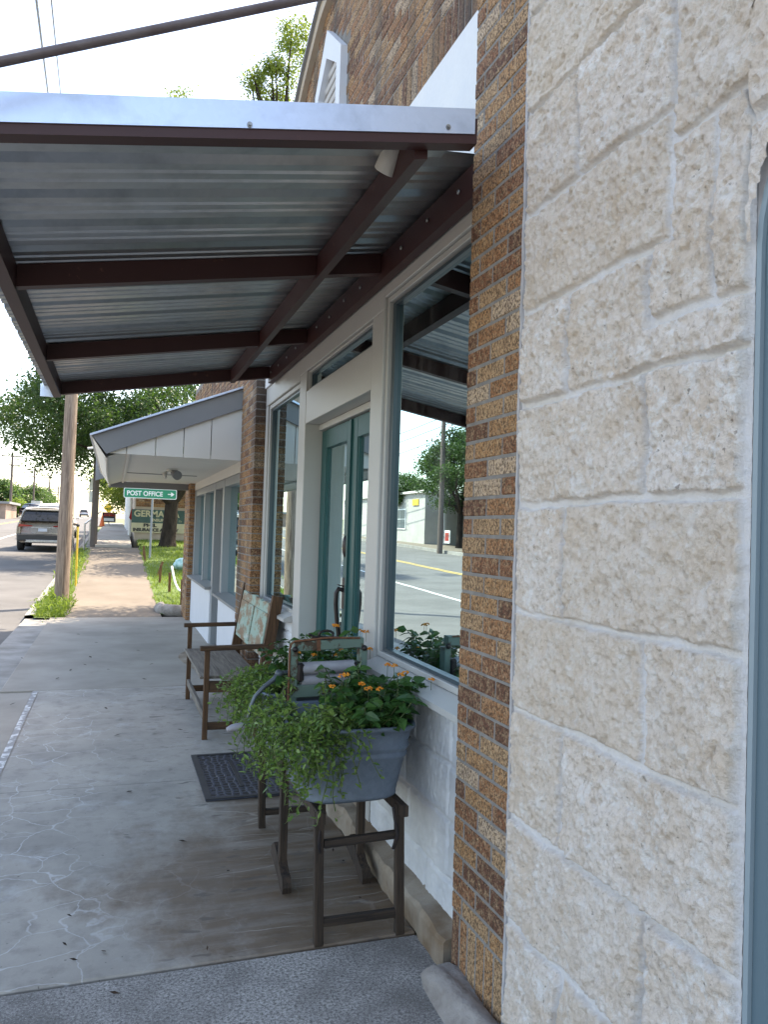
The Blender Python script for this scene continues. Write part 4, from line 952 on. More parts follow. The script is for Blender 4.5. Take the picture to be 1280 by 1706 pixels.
def tub(y0, y1, lab):
    o = thing('wash_tub', (.93, (y0+y1)/2, .525), lab, 'wash tub', 'galvanised wash tubs on the stand')
    def rr_(hx, hy, z, r=.09, n=6):
        pts = []
        for cx_, cy_, a0 in ((1, 1, 0), (-1, 1, 90), (-1, -1, 180), (1, -1, 270)):
            for k in range(n): a = R(a0+90*k/(n-1)); pts.append((.935+cx_*(hx-r)+r*math.cos(a), (y0+y1)/2+cy_*(hy-r)+r*math.sin(a), z))
        return pts
    HY = (y1-y0)/2; mb = MB()
    prof = [(0, .0), (.02, .0), (.05, .012), (.06, .02), (.19, .03+.002), (.20, .027), (.21, .032), (.22, .040), (.23, .036), (.245, .038), (.255, .044), (.265, .046), (.28, .043), (.295, .045)]
    def off(z): return -.055+z*.19
    rings = []
    for z, e in ((0, -.035), (.004, -.018), (.015, 0), (.022, .003), (.028, 0), (.17, 0), (.178, .005), (.188, .006), (.196, 0), (.204, 0), (.212, .005), (.222, .006), (.23, 0), (.285, 0), (.288, .008), (.297, .011), (.306, .008), (.308, 0), (.30, -.004), (.02, -.004)):
        rings.append(rr_(.245+off(z)+e, HY+off(z)*.7+e, .525+z))
    n = len(rings[0]); vs = [p for r_ in rings for p in r_]
    mb.add(vs, [(n*i+j, n*i+(j+1) % n, n*i+n+(j+1) % n, n*i+n+j) for i in range(len(rings)-1) for j in range(n)], True)
    mb.add(rings[0], [tuple(range(n))[::-1]])
    mesh_obj('tub_body', mb, 'tub_zinc', o)
    so_ = MB().add(rr_(.245, HY-.012, .525+.245), [tuple(range(n))]); 
    mesh_obj('soil', so_, 'dark_soil', o)
    return o
T1 = tub(2.91, 3.43, 'near blue-grey galvanised wash tub holding orange lantana')
T2 = tub(3.60, 4.14, 'far galvanised wash tub behind the wringer, mostly hidden by leaves')
WR = thing('wringer', (.955, 3.50, .86), 'antique green wooden clothes wringer with grey rollers standing between the two tubs', 'clothes wringer')
y = 3.50
mesh_obj('top_bar', MB().beam((.79, y, 1.068), (1.12, y, 1.082), .06, .045, ch=.004), 'wringer_green', WR)
mesh_obj('band', MB().beam((.895, y, 1.072), (.912, y, 1.073), .064, .049), 'rust', WR)
for x in (.793, 1.122):
    mesh_obj('side_post', MB().beam((x, y, .80), (x, y, 1.05), .034, .06, upv=(0, 1, 0), ch=.003), 'wringer_green', WR)
    mesh_obj('bearing', MB().box((x-.005+(.02 if x < 1 else -.045), y-.04, .91), (x+.03+(.015 if x < 1 else -.045), y+.02, .995), ch=.008), 'black_iron', WR)
    mesh_obj('corner_bolt', MB().ico((x, y-.035, 1.058), .014, 2), 'black_iron', WR)
mesh_obj('lower_bar', MB().beam((.79, y, .865), (1.12, y, .87), .065, .055, ch=.004), 'wringer_green', WR)
mesh_obj('roller', MB().tube([(.832, y-.01, .967), (1.078, y-.01, .973)], .028, 20), 'rubber_grey', WR)
mesh_obj('roller', MB().tube([(.832, y, .910), (1.078, y, .916)], .026, 20), 'rubber_grey', WR)
mesh_obj('frame_rod', MB().tube([(.772, y-.03, .76), (.770, y-.03, .85), (.770, y-.03, 1.06), (.776, y-.03, 1.082), (.792, y-.03, 1.094), (.95, y-.03, 1.108), (1.10, y-.03, 1.104)], .005, 8), 'rust', WR)
mesh_obj('tension_screw', MB().beam((.875, y, 1.107), (1.005, y, 1.102), .02, .012).tube([(.90+.035*math.cos(t)+.045, y, 1.118+.018*math.sin(t)) for t in np.linspace(0, 2*math.pi, 14)], .006, 6).tube([(.86, y, 1.122), (.89, y, 1.108)], .006, 6), 'black_iron', WR)
cr = [(.79, y, .948), (.735, y-.01, .950), (.722, y-.02, .945), (.705, y-.025, .925), (.66, y-.03, .895), (.62, y-.035, .855), (.598, y-.035, .80), (.590, y-.035, .745), (.592, y-.035, .728)]
CK = mesh_obj('crank', MB().tube(cr, [.011, .011, .014, .012, .010, .009, .0085, .008, .009], 10).ico((.726, y-.018, .948), .019, 2), 'steel_dull', WR)
mesh_obj('handle', MB().tube([(.588, y-.04, .726), (.56, y-.045, .728), (.52, y-.05, .724), (.497, y-.052, .718)], [.010, .017, .015, .009], 12), 'rubber_grey', CK)

def leaf_mesh(P, D, L, W, tint, fold=.25, curl=.15):
    """P base pts, D dirs (n,3), L lengths, W widths -> 6-vert pointed leaves"""
    n = len(P); D = D/np.linalg.norm(D, axis=1, keepdims=True)
    up_ = rng.normal(0, .45, (n, 3))+np.array([0, 0, 1.]); S = np.cross(D, up_); S /= np.linalg.norm(S, axis=1, keepdims=True)+1e-9; U = np.cross(S, D)
    L = L[:, None]; W = W[:, None]
    V = np.stack([P, P+D*L*.35+S*W*.5+U*W*fold, P+D*L*.75+S*W*.32+U*(W*fold*.6)-U*L*curl*.6, P+D*L-U*L*curl, P+D*L*.75-S*W*.32+U*(W*fold*.6)-U*L*curl*.6, P+D*L*.35-S*W*.5+U*W*fold, P+D*L*.5-U*L*curl*.2], 1)
    F = []
    b_ = (np.arange(n)*7)[:, None]
    F = np.concatenate([b_+np.array([[0, 1, 6]]), b_+np.array([[1, 2, 6]]), b_+np.array([[2, 3, 6]]), b_+np.array([[3, 4, 6]]), b_+np.array([[4, 5, 6]]), b_+np.array([[5, 0, 6]])], 0)
    return V.reshape(-1, 3), F, np.tile(tint, 6)
# trailing plant
def trailer(loc, lab, specs, seed):
    global rng
    o = thing('trailing_plant', loc, lab, 'trailing plant')
    r = random.Random(seed); sm = MB(); P = []; D = []
    for (x0, x1, y0, y1, z0, n, dx, dy, drop) in specs:
        for _ in range(n):
            p = Vector((r.uniform(x0, x1), r.uniform(y0, y1), z0+r.uniform(-.01, .03))); a = Vector((dx+r.gauss(0, .45), dy+r.gauss(0, .45), r.uniform(.0, .45))).normalized()*.022
            ln = r.randint(8, 12)+int(drop*r.uniform(.2, 1)/.02); pts = [p.copy()]
            for k in range(ln):
                a = a+Vector((r.gauss(0, .0035), r.gauss(0, .0035), -.0035)); a = a.normalized()*.02; 
                if k > 8: a.z -= .006; a.x = a.x*.8+r.gauss(0, .005); a.y = a.y*.8+r.gauss(0, .005)
                p = p+a
                inside = (.72 < p.x < 1.15) and (2.93 < p.y < 3.42 or 3.62 < p.y < 4.12)
                if inside and p.z < .80: p.z = .80+r.uniform(0, .015)
                pts.append(p.copy())
                for q in range(2):
                    P.append(tuple(p)); D.append((r.gauss(0, 1)+a.x*20, r.gauss(0, 1)+a.y*20, r.gauss(.25, .6)))
            sm.tube(pts[::2], .0017, 4, False, False)
    mesh_obj('stem', sm, 'stem_green', o)
    P = np.array(P); D = np.array(D); n = len(P)
    V, F, t = leaf_mesh(P, D, rng.uniform(.018, .034, n), rng.uniform(.010, .016, n), rng.random(n), .1, .05)
    mesh_obj('foliage', MB().arr(V, F, t), 'trailing_leaf', o); return o
trailer((.75, 3.2, .8), 'trailing green plant spilling over the street side of the near tub below the lantana',
        [(.72, .88, 2.90, 3.05, .83, 40, -.2, -.9, .09), (.67, .78, 2.95, 3.38, .83, 55, -.7, -.1, .10), (.76, .96, 2.96, 3.20, .84, 40, .2, -.5, .03), (.70, .84, 2.88, 2.94, .83, 16, -.3, -.8, .15)], 5)
trailer((.75, 3.85, .8), 'trailing green plant spilling over the street side of the far tub behind the crank',
        [(.70, .84, 3.62, 4.10, .84, 80, -.7, .1, .12), (.70, .95, 3.64, 4.0, .85, 50, -.2, -.1, .04)], 6)
# lantana
def lantana(loc, lab, box, nst, seed, flowers, lean=(.0, 0)):
    o = thing('lantana', loc, lab, 'lantana'); r = random.Random(seed); sm = MB(); P = []; D = []; tips = []
    for k in range(nst):
        p = Vector((r.uniform(box[0], box[1]), r.uniform(box[2], box[3]), .775)); a = Vector((r.gauss(lean[0], .38), r.gauss(lean[1], .38), 1)).normalized()
        ln = r.uniform(.4, 1)*box[4]; n = max(4, int(ln/.024)); pts = [p.copy()]
        for i in range(n):
            a = (a+Vector((r.gauss(0, .10), r.gauss(0, .10), -.035))).normalized(); p = p+a*.024; pts.append(p.copy())
            if i > 0:
                t = r.uniform(0, 6.28)
                for s_ in (0, math.pi): P.append(tuple(p)); D.append((math.cos(t+s_), math.sin(t+s_), r.uniform(-.35, .35)))
        sm.tube(pts[::2]+[pts[-1]], .0022, 5, True, False); tips.append(pts[-1])
    mesh_obj('stem', sm, 'stem_green', o); P = np.array(P); D = np.array(D); n = len(P)
    V, F, t = leaf_mesh(P, D, rng.uniform(.042, .075, n), rng.uniform(.028, .045, n), rng.random(n), .12, .22)
    mesh_obj('foliage', MB().arr(V, F, t), 'lantana_leaf', o)
    for (px, py, Y) in flowers:
        d = RAY(px, py); c = d*(Y/d.y)+Vector((0, 0, H)); fm = MB(); rad = r.uniform(.011, .016)
        for k in range(20):
            th = r.uniform(0, 6.28); ph = math.acos(r.uniform(-.1, 1)); q = c+Vector((math.sin(ph)*math.cos(th), math.sin(ph)*math.sin(th), math.cos(ph)*.7))*rad
            fm.ico(q, r.uniform(.0032, .0048), 1, 0, (1, 1, .8), 0, False)
        fo = mesh_obj('flower', fm, 'petal', o); mesh_obj('stalk', MB().tube([c-Vector((0, 0, .05)), c], .0012, 4, False, False), 'stem_green', fo)
    return o
lantana((.98, 3.1, .77), 'lantana bush with orange flowers growing in the near tub',
        (.93, 1.14, 2.95, 3.34, .27), 85, 11, [(668, 1125, 3.0), (676, 1122, 3.0), (603, 1140, 3.0), (614, 1148, 2.98), (633, 1149, 2.98), (646, 1108, 3.2), (657, 1110, 3.1), (577, 1124, 3.0), (570, 1127, 3.0), (553, 1145, 3.0), (719, 1133, 3.0)], (.22, -.12))
lantana((.98, 3.85, .77), 'lantana bush with orange flowers growing in the far tub seen through the wringer frame',
        (.84, 1.12, 3.66, 4.05, .34), 42, 12, [(561, 1044, 3.85), (557, 1043, 3.85), (523, 1092, 3.8), (561, 1092, 3.8), (570, 1084, 3.85), (497, 1088, 3.75), (600, 1052, 3.9), (610, 1053, 3.9), (617, 1082, 3.8)], (.03, 0))

# ================================================================== TREES
def tree(loc, lab, trunk_r, trunk_h, clumps, nleaf, size, mat, name='oak_tree', limbs=7, seed=1, lean=(0, 0), sigma=.36, group=None):
    o = thing(name, loc, lab, 'tree', group); r = random.Random(seed); g = np.random.default_rng(seed)
    tb = MB(); b0 = Vector(loc); top = b0+Vector((lean[0], lean[1], trunk_h))
    tb.tube([b0-Vector((0, 0, .3)), b0+Vector((0, 0, .0)), b0+Vector((0, 0, .25)), b0.lerp(top, .5), top], [trunk_r*1.7, trunk_r*1.35, trunk_r*1.05, trunk_r*.95, trunk_r*.85], 12)
    cs = []
    for (cx_, cy_, cz_, rx, ry, rz_, k) in clumps:
        for _ in range(k):
            while True:
                q = g.uniform(-1, 1, 3)
                if .25 < (q**2).sum() < 1: break
            cs.append((np.array([cx_, cy_, cz_])+q*np.array([rx, ry, rz_])))
    cs = np.array(cs)
    idx = g.choice(len(cs), min(limbs, len(cs)), replace=False)
    for i in idx:
        e = Vector(cs[i].tolist()); mid = top.lerp(e, .5)+Vector((r.uniform(-.3, .3), r.uniform(-.3, .3), r.uniform(0, .5)))
        tb.tube([top-Vector((0, 0, .15)), top.lerp(mid, .5)+Vector((0, 0, .1)), mid, e], [trunk_r*.55, trunk_r*.42, trunk_r*.28, trunk_r*.08], 7)
        for _ in range(3):
            j = g.integers(len(cs)); e2 = Vector(cs[j].tolist())
            if (e2-mid).length < 3.5: tb.tube([mid, mid.lerp(e2, .5)+Vector((0, 0, .15)), e2], [trunk_r*.2, trunk_r*.12, trunk_r*.03], 5)
    mesh_obj('trunk', tb, 'bark', o)
    k = g.integers(0, len(cs), nleaf); P = cs[k]+g.normal(0, sigma, (nleaf, 3))*np.array([1, 1, .7]); D = g.normal(0, 1, (nleaf, 3))+np.array([0, 0, -.2])
    ct = g.random(len(cs)); tint = np.clip(ct[k]*.6+g.random(nleaf)*.5-.05, 0, 1)
    D /= np.linalg.norm(D, axis=1, keepdims=True); S = np.cross(D, g.normal(0, 1, (nleaf, 3))); S /= np.linalg.norm(S, axis=1, keepdims=True)
    L = g.uniform(.6, 1.2, nleaf)[:, None]*size; W = L*.55
    V = np.stack([P, P+D*L*.5+S*W*.5, P+D*L, P+D*L*.5-S*W*.5], 1).reshape(-1, 3); F = np.arange(nleaf*4).reshape(-1, 4)
    mesh_obj('crown', MB().arr(V, F, tint), mat, o); return o
tree((1.85, 29.2, .78), 'large dark live oak with forked trunk between the green street sign and the insurance board', .27, 1.7,
     [(-1.6, 28, 5.0, 2.6, 3, 1.4, 70), (2.6, 29, 5.4, 3.4, 3.5, 1.7, 85), (-.2, 30, 4.2, 2.2, 3, 1.0, 35), (-2.6, 30, 4.8, 1.4, 2.4, 1.3, 26), (-.5, 26.5, 5.6, 2.4, 2, 1.2, 35)], 44000, .13, 'oak_leaf', seed=3, lean=(.1, 0), sigma=.29, limbs=9)
def pt(px, py, Y): d = RAY(px, py); p = d*(Y/d.y); return (p.x, Y, p.z+H)
E1, E2, E3, E4 = pt(452, 138, 30), pt(488, 75, 30), pt(292, 160, 30), pt(500, 200, 31)
tree((E1[0]+.6, 30, .6), 'tall yellow-green tree rising behind the shop roof above the gable', .3, 12,
     [(*E1, .85, 1, .7, 18), (*E2, .65, 1, .9, 14), (*E3, .35, .4, .2, 2), (*E4, 2.0, 1.5, 1.2, 22)], 11000, .12, 'elm_leaf', 'elm_tree', seed=4, sigma=.22, limbs=12)
tree((4.6, 24, .5), 'bright yellow-green tree behind the lean-to roof of the second shop', .2, 3,
     [(4.3, 24, 5.6, 2.2, 1.6, 1.6, 40)], 14000, .14, 'elm_leaf', 'elm_tree', seed=8)
tree((3.8, 16.6, 0), 'unseen young yellow-green tree behind the end of the second shop, added for dappled shade', .09, 3.6,
     [(3.3, 15.9, 5.2, 1.5, 1.3, 1.0, 26)], 6500, .13, 'elm_leaf', 'elm_tree', seed=15, sigma=.28)  # hidden tree, added so its leaf shadows dapple the far pavement
tree((1.3, 47, 1.5), 'leafy roadside tree beyond the beige insurance building left of the sidewalk end', .18, 1.6,
     [(.2, 50, 4.2, 1.6, 2.5, 1.6, 45), (1.4, 58, 4.5, 2.5, 2.5, 2, 40)], 16000, .17, 'elm_leaf', 'roadside_tree', seed=9)
for k, (px, Y, h_, w_, lab) in enumerate(((4, 118, 4.6, 3.5, 'pale bushy tree at the far left edge behind the first distant pole'), (45, 150, 5.2, 6.5, 'wide grey-green tree line clump behind the white trailer'), (68, 175, 5.5, 5.5, 'grey-green tree beside the third distant pole'), (27, 110, 2.2, 1.5, 'small bright green bush beside the first distant pole'))):
    d = RAY(px, 865); x = d.x/d.y*Y; z = road_z(Y)
    tree((x, Y, z), lab, .15, h_*.35, [(x, Y, z+h_*.6, w_*.6, w_*.5, h_*.42, 30)], 5000, .42 if k != 3 else .2, 'far_leaf' if k != 3 else 'grass_blade', 'distant_tree' if k != 3 else 'bush', seed=20+k, sigma=.5 if k != 3 else .3, limbs=4)
# across the street (seen in the shop windows)
ZR = road_z(42)
tree((-16.6, 42, ZR), 'tall bushy tree behind the utility pole across the street, mirrored in the near window', .2, 2.2,
     [(-16.0, 42, 5.1, 2.1, 2.6, 1.9, 60), (-14.9, 39, 5.4, 1.4, 2, 1.8, 30), (-16.4, 40, 7.0, .8, .8, .6, 8)], 30000, .15, 'oak_leaf', 'street_tree', seed=31, sigma=.3)
tree((-17.2, 53, road_z(53)), 'low rounded tree beside the grey building across the street', .18, 2,
     [(-16.8, 52, 4.6, 1.8, 2.2, 1.0, 34)], 12000, .16, 'oak_leaf', 'street_tree', seed=32, sigma=.3)

# ================================================================== POLES, WIRES
def wire(pts, r=.012, sag=.5, n=14):
    a, b_ = Vector(pts[0]), Vector(pts[1]); return MB().tube([a.lerp(b_, t)-Vector((0, 0, sag*4*t*(1-t))) for t in np.linspace(0, 1, n)], r, 5, True, False)
UP = thing('utility_pole', (-.90, 16.3, 0), 'weathered grey-brown wooden pole standing in weeds at the kerb just beyond the red canopy', 'utility pole')
mb = MB(); pts = []; rd = []
for k in range(24):
    z = -.2+k*.4; pts.append((-.915+.013*z*.6, 16.3, z)); rd.append(.135-.0045*z)
mb.tube(pts, rd, 20); mb.v = [(x+.006*math.sin(40*y+3*x), y+.006*math.sin(37*x), z) for x, y, z in mb.v]
mesh_obj('pole_shaft', mb, 'pole_wood', UP)
mesh_obj('guy_wire', wire([(-.86, 16.2, 9.0), (-.80, 17.6, .3)], .008, 0), 'steel', UP)
q1 = RAY(60, 0); q1 = q1*(9.5/q1.y)+Vector((0, 0, H)); q2 = RAY(85, 0); q2 = q2*(9.5/q2.y)+Vector((0, 0, H))
e1 = RAY(79, 152); e1 = e1*(15.8/e1.y)+Vector((0, 0, H)); e2 = RAY(100, 152); e2 = e2*(15.8/e2.y)+Vector((0, 0, H))
for a, b_, r_, lab in ((q1, e1, .016, 'left thicker overhead cable above the canopy fascia'), (q2, e2, .010, 'right thinner overhead cable above the canopy fascia')):
    a, b_ = Vector(a), Vector(b_); dd = b_-a
    mesh_obj('overhead_cable', MB().tube([a-dd*.5, a, b_, b_+dd*.05], r_, 6, True, False), 'black_iron', label=lab, cat='cable')
UPB = []
def upole(x, Y, h_, lab, z=None, arm=True, luminaire=False):
    z = road_z(Y)-.1 if z is None else z; o = thing('power_pole', (x, Y, z), lab, 'power pole', 'wooden power poles across the street')
    mesh_obj('pole_shaft', MB().tube([(x, Y, z-.2), (x, Y, z+h_)], [.17, .12], 10), 'far_pole_wood', o)
    if arm: mesh_obj('crossarm', MB().beam((x-1.2, Y, z+h_-.5), (x+1.2, Y, z+h_-.5), .12, .14).beam((x-.9, Y, z+h_-1.6), (x+.9, Y, z+h_-1.6), .1, .12), 'far_pole_wood', o)
    if luminaire: mesh_obj('street_lamp', MB().tube([(x, Y, z+h_-1.6), (x+1.0, Y, z+h_-1.1), (x+1.7, Y, z+h_-1.05)], .04, 6).ico((x+1.95, Y, z+h_-1.08), .3, 1, 0, (1, .45, .3)), 'steel', o)
    UPB.append((x, Y, z+h_)); return o
for px, Y, h_, lab in ((16, 105, 8.0, 'nearest distant power pole at the left edge'), (54, 136, 8.0, 'second distant power pole with two crossarms'), (80, 172, 8.4, 'third distant power pole beside the parked car roof'), (95, 215, 7.6, 'farthest power pole above the parked cars')):
    d = RAY(px, 860); upole(d.x/d.y*Y, Y, h_, lab)
upole(-13.9, 38.6, 9.2, 'dark power pole with lamp arm across the street, mirrored in the near window', ZR-.1, False, True)
P_ = UPB
for k in range(3):
    a, b_ = P_[k], P_[k+1]
    for i_, (o_, h2) in enumerate(((-1.1, -.4), (1.1, -.4), (0, -1.5), (0, -2.6))):
        mesh_obj('power_line', wire([(a[0]+o_, a[1], a[2]+h2), (b_[0]+o_, b_[1], b_[2]+h2)], .03, .9+.5*(i_ == 3)), 'far_pole_wood', label='thin dark wire strung between the distant power poles', cat='wire', group='wires between the distant power poles')
a = P_[0]
for i_, (o_, h2) in enumerate(((-1.1, -.4), (0, -1.5), (0, -2.6))):
    mesh_obj('power_line', wire([(a[0]+o_, a[1], a[2]+h2), (-14.3+o_*.3, 38.6, 8.5+h2*.6)], .022, 1.2), 'far_pole_wood', label='wire running from the nearest distant pole back along the street', cat='wire', group='wires along the far side of the street')
mesh_obj('power_line', wire([(P_[3][0], P_[3][1], P_[3][2]-1), (6, 190, 9.5)], .03, .8), 'far_pole_wood', label='wire crossing the far end of the street', cat='wire')
mesh_obj('power_line', wire([(P_[2][0], P_[2][1], P_[2][2]-.6), (4, 150, 9.4)], .03, .8), 'far_pole_wood', label='higher wire crossing the street nearer than the last', cat='wire')

# ================================================================== SIGNS
d = RAY(250, 821); Y = 25.
def atY(px, py, Y): d = RAY(px, py); p = d*(Y/d.y); return Vector((p.x, Y, p.z+H))
a, b_ = atY(206, 812, Y), atY(294, 831, Y)
zb, zt = a.z-.31, a.z
SG = thing('street_sign', (1.07, Y, .55), 'green POST OFFICE street sign with white arrow on a grey steel post', 'street sign')
xa, xb = a.x, b_.x
def rrect(x0, x1, z0, z1, r, n=5):
    pts = []
    for cx_, cz_, a0 in ((x1-r, z1-r, 0), (x0+r, z1-r, 90), (x0+r, z0+r, 180), (x1-r, z0+r, 270)):
        for k in range(n): t = R(a0+90*k/(n-1)); pts.append((cx_+r*math.cos(t), cz_+r*math.sin(t)))
    return pts
mesh_obj('border', MB().prism(rrect(xa, xb, zb, zt, .05), Y, Y+.006), 'sign_white', SG)
PL = mesh_obj('sign_plate', MB().prism(rrect(xa+.022, xb-.022, zb+.022, zt-.022, .035), Y-.004, Y-.0005), 'sign_green', SG)
text('POST OFFICE', .20, 'lettering', 'sign_white', SG, (xa+.09, Y-.006, zb+.085), bold=.005, sx=.90)
ar = MB(); xz = [(xb-.27, -.016), (xb-.27, .016), (xb-.165, .014), (xb-.185, .06), (xb-.15, .06), (xb-.07, 0), (xb-.15, -.06), (xb-.185, -.06), (xb-.165, -.014)]
mesh_obj('arrow', ar.prism([(x, zb+.155+z) for x, z in xz], Y-.009, Y-.005), 'sign_white', SG)
mesh_obj('post', MB().tube([(1.07, Y+.03, .45), (1.09, Y+.03, zt-.02)], .032, 8), 'steel' if 0 else 'frame_paint_grey', SG)
# insurance building
IB = thing('insurance_building', (3, 32, .9), 'beige insurance office building behind the oak with white columns on its street side', 'building')
z0 = .75
mesh_obj('wall', MB().box((.75, 32, z0-.5), (11, 60, 4.3)), 'beige_wall', IB)
mesh_obj('roof', MB().box((.45, 31.8, 4.3), (11.3, 60.2, 4.5)), 'grey_trim', IB)
mesh_obj('brick_panel', bricks(MB(), 0, .05, 0, 2, 0, 1.1), 'speckled_brick', IB)
bp = bpy.data.objects['brick_panel']; bp.data.transform(Matrix.Rotation(R(90), 4, 'Z')); V_ = bp.data.vertices
bp.data.transform(Matrix.Translation((0, 0, 0)))
mn = min(v.co.x for v in V_); my = min(v.co.y for v in V_); mz = min(v.co.z for v in V_)
bp.data.transform(Matrix.Translation((.78-3-mn, 31.965-32-my, 2.3-.9-mz)))
for k in range(4):
    mesh_obj('column', MB().tube([(.60, 33.5+k*4, walk_z(33.5+k*4)), (.60, 33.5+k*4, 4.3)], .07, 10), 'sign_white', IB)
mesh_obj('flag', MB().add([(.62, 33, 1.75), (.55, 33, 1.85), (.60, 33.02, 2.1), (.66, 33.04, 2.25), (.70, 33, 2.1), (.67, 33, 1.8)], [(0, 1, 2, 3, 4, 5)]), 'tail_red', IB)
IS = thing('insurance_sign', (1.75, 31.9, 1.2), 'dark green and cream insurance agency sign board behind the oak trunk', 'sign board')
a, b_ = atY(219.5, 848, 31.9), atY(307, 890, 31.9)
x0, x1, zt, zb = a.x, b_.x, a.z, b_.z+.02; zm = zb+(zt-zb)*.42
mesh_obj('upper_panel', MB().box((x0, 31.90, zm), (x1, 31.94, zt)), 'sign_darkgreen', IS)
mesh_obj('lower_panel', MB().box((x0, 31.90, zb), (x1, 31.94, zm-.003)), 'sign_cream', IS)
W_ = x1-x0
text('GERMANIA', .34, 'lettering', 'sign_cream', IS, (x0+.08, 31.892, zm+.25), sx=W_/2.0, bold=.01)
text('INSURANCE', .15, 'lettering', 'sign_cream', IS, (x0+W_*.38, 31.892, zm+.07), sx=W_/1.9, bold=.006)
text('Co', .10, 'lettering', 'sign_cream', IS, (x0+W_*.88, 31.892, zm+.07), sx=1)
text('PHIL', .17, 'lettering', 'sign_black', IS, (x0+W_*.22, 31.892, zb+.235), sx=1.5, bold=.008)
text('INSURANCE AGENCY', .17, 'lettering', 'sign_black', IS, (x0+.06, 31.892, zb+.055), sx=W_/1.95, bold=.008)
# small far signs
def postsign(name, px, Y, ztop, w_, h_, plates, lab, postmat='steel', z0=None):
    d = RAY(px, 865); x = d.x/d.y*Y; zg = walk_z(Y) if z0 is None else z0
    o = thing(name, (x, Y, zg), lab, 'sign'); mesh_obj('post', MB().tube([(x, Y+.03, zg-.1), (x, Y+.03, ztop)], .03, 8), postmat, o)
    for m_, a0, a1, nm in plates: mesh_obj(nm, MB().box((x-w_/2, Y, ztop-a1), (x+w_/2, Y+.02, ztop-a0)), m_, o)
    return o
o = postsign('traffic_sign', 154, 30, 3.2, .32, 1.2, [('sign_white', 0, .42, 'upper_plate'), ('sign_white', .46, .88, 'lower_plate')], 'two small white sign plates on a thin post at the kerb behind the dark pole', z0=.45)
o = postsign('yard_sign', 181, 52, 2.28, .8, .5, [('sign_black', .0, .62, 'panel')], 'small black yard sign with red and white lettering at the end of the sidewalk')
x = RAY(181, 865).x/RAY(181, 865).y*52
mesh_obj('stripe', MB().box((x-.33, 51.985, 2.04), (x+.33, 51.995, 2.16)).box((x-.3, 51.985, 2.20), (x+.3, 51.995, 2.25)), 'tail_red', o); mesh_obj('stripe', MB().box((x-.3, 51.985, 1.74), (x+.3, 51.995, 1.92)), 'sign_white', o)
o = postsign('warning_sign', 180, 66, 3.1, .1, .1, [], 'yellow diamond warning sign beyond the black yard sign')
x = RAY(180, 865).x/RAY(180, 865).y*66
mesh_obj('plate', MB().prism([(x, 2.4), (x+.4, 2.8), (x, 3.2), (x-.4, 2.8)], 65.95, 65.98), 'sign_yellow', o)
x = RAY(170, 865).x/RAY(170, 865).y*48; z = walk_z(48)
CO = thing('traffic_cone', (x, 48, z), 'orange traffic cone beside the far end of the sidewalk', 'traffic cone')
mesh_obj('cone', MB().tube([(x, 48, z+.03), (x, 48, z+.65)], [.16, .03], 12), 'sign_orange', CO); mesh_obj('base', MB().box((x-.2, 47.8, z), (x+.2, 48.2, z+.03)), 'sign_black', CO)
# marker post, second pole, handrail, retaining wall
d = RAY(126, 960)
mk = atY(126, 960, 18.7); x = mk.x
MP = thing('marker_post', (x, 18.7, .1), 'thin yellow marker post with dark cap at the kerb right of the wooden pole', 'marker post')
mesh_obj('post', MB().tube([(x, 18.7, .1), (x, 18.7, 1.50)], .022, 10), 'sign_yellow', MP); mesh_obj('cap', MB().ico((x, 18.7, 1.53), .04, 2), 'sign_black', MP)
P3 = thing('utility_pole', (-.66, 28.9, .8), 'dark pole rising behind the eave of the white awning at the ramp', 'utility pole')
mesh_obj('pole_shaft', MB().tube([(-.66, 28.9, .5), (-.62, 28.9, 7)], [.12, .10], 12), 'far_pole_wood', P3)
RW = thing('retaining_wall', (-.75, 33, .5), 'low block retaining wall between kerb and raised far sidewalk', 'retaining wall')
mb = MB()
for k in range(28):
    y = 28.7+k*.55
    for j in range(2):
        mb.box((-.98+random.uniform(-.02, .02), y+.27*j, walk_z(y)-.75+j*.42-.3), (-.60, y+.27*j+.53, walk_z(y)-.34+j*.42-.28+random.uniform(-.02, .02)), ch=.02)
mesh_obj('block', mb, 'kerb_concrete', RW)
HR = thing('handrail', (-.95, 32, .8), 'grey pipe handrail along the kerb edge of the raised far sidewalk', 'handrail')
def hp(px, py, Y): return tuple(atY(px, py, Y))
mesh_obj('rail', MB().tube([hp(141, 873, 29), hp(160, 858, 33), hp(168, 852, 40)], .028, 8), 'steel', HR)
for px, py, Y in ((141, 873, 29), (150, 866, 31), (160, 858, 33)):
    t = atY(px, py, Y); mesh_obj('post', MB().tube([t, (t.x, t.y, t.z-.9)], .026, 8), 'steel', HR)
# lawn stakes
for k, (px, py, Y, h_, tl, lab, cl) in enumerate(((303, 985, 15.6, .55, 0, 'tall brown wooden stake against the far brick pier at the lawn corner', None), (282, 978, 17.6, .44, 0, 'brown stake on the lawn with white rope tied to it', None), (266, 956, 19.3, .42, .02, 'upright stake of the leaning pair in the middle of the lawn', None), (261, 942, 20.6, .36, .14, 'tilted stake of the leaning pair in the middle of the lawn', None), (243, 926, 24.0, .32, -.06, 'dark stake just left of the green sign post', None), (239, 921, 25.3, .34, 0, 'farthest dark stake on the lawn edge', None))):
    z = walk_z(Y); d = RAY(px, py); x = d.x/d.y*Y
    o = mesh_obj('wooden_stake', MB().beam((x, Y, z-.1), (x+tl, Y, z+h_), .055, .055, upv=(0, 1, 0), ch=.004), 'stake_wood', label=lab, cat='stake', group='brown wooden stakes along the lawn')
s0 = atY(286, 944, 17.6)
mesh_obj('rope', MB().tube([s0, atY(289, 960, 17.3), atY(292, 972, 17.0), atY(297, 982, 16.6), atY(303, 986, 16.2)], .022, 7), 'tarp' if 0 else 'sign_white', label='white rope hanging from a lawn stake towards the far brick pier', cat='rope')
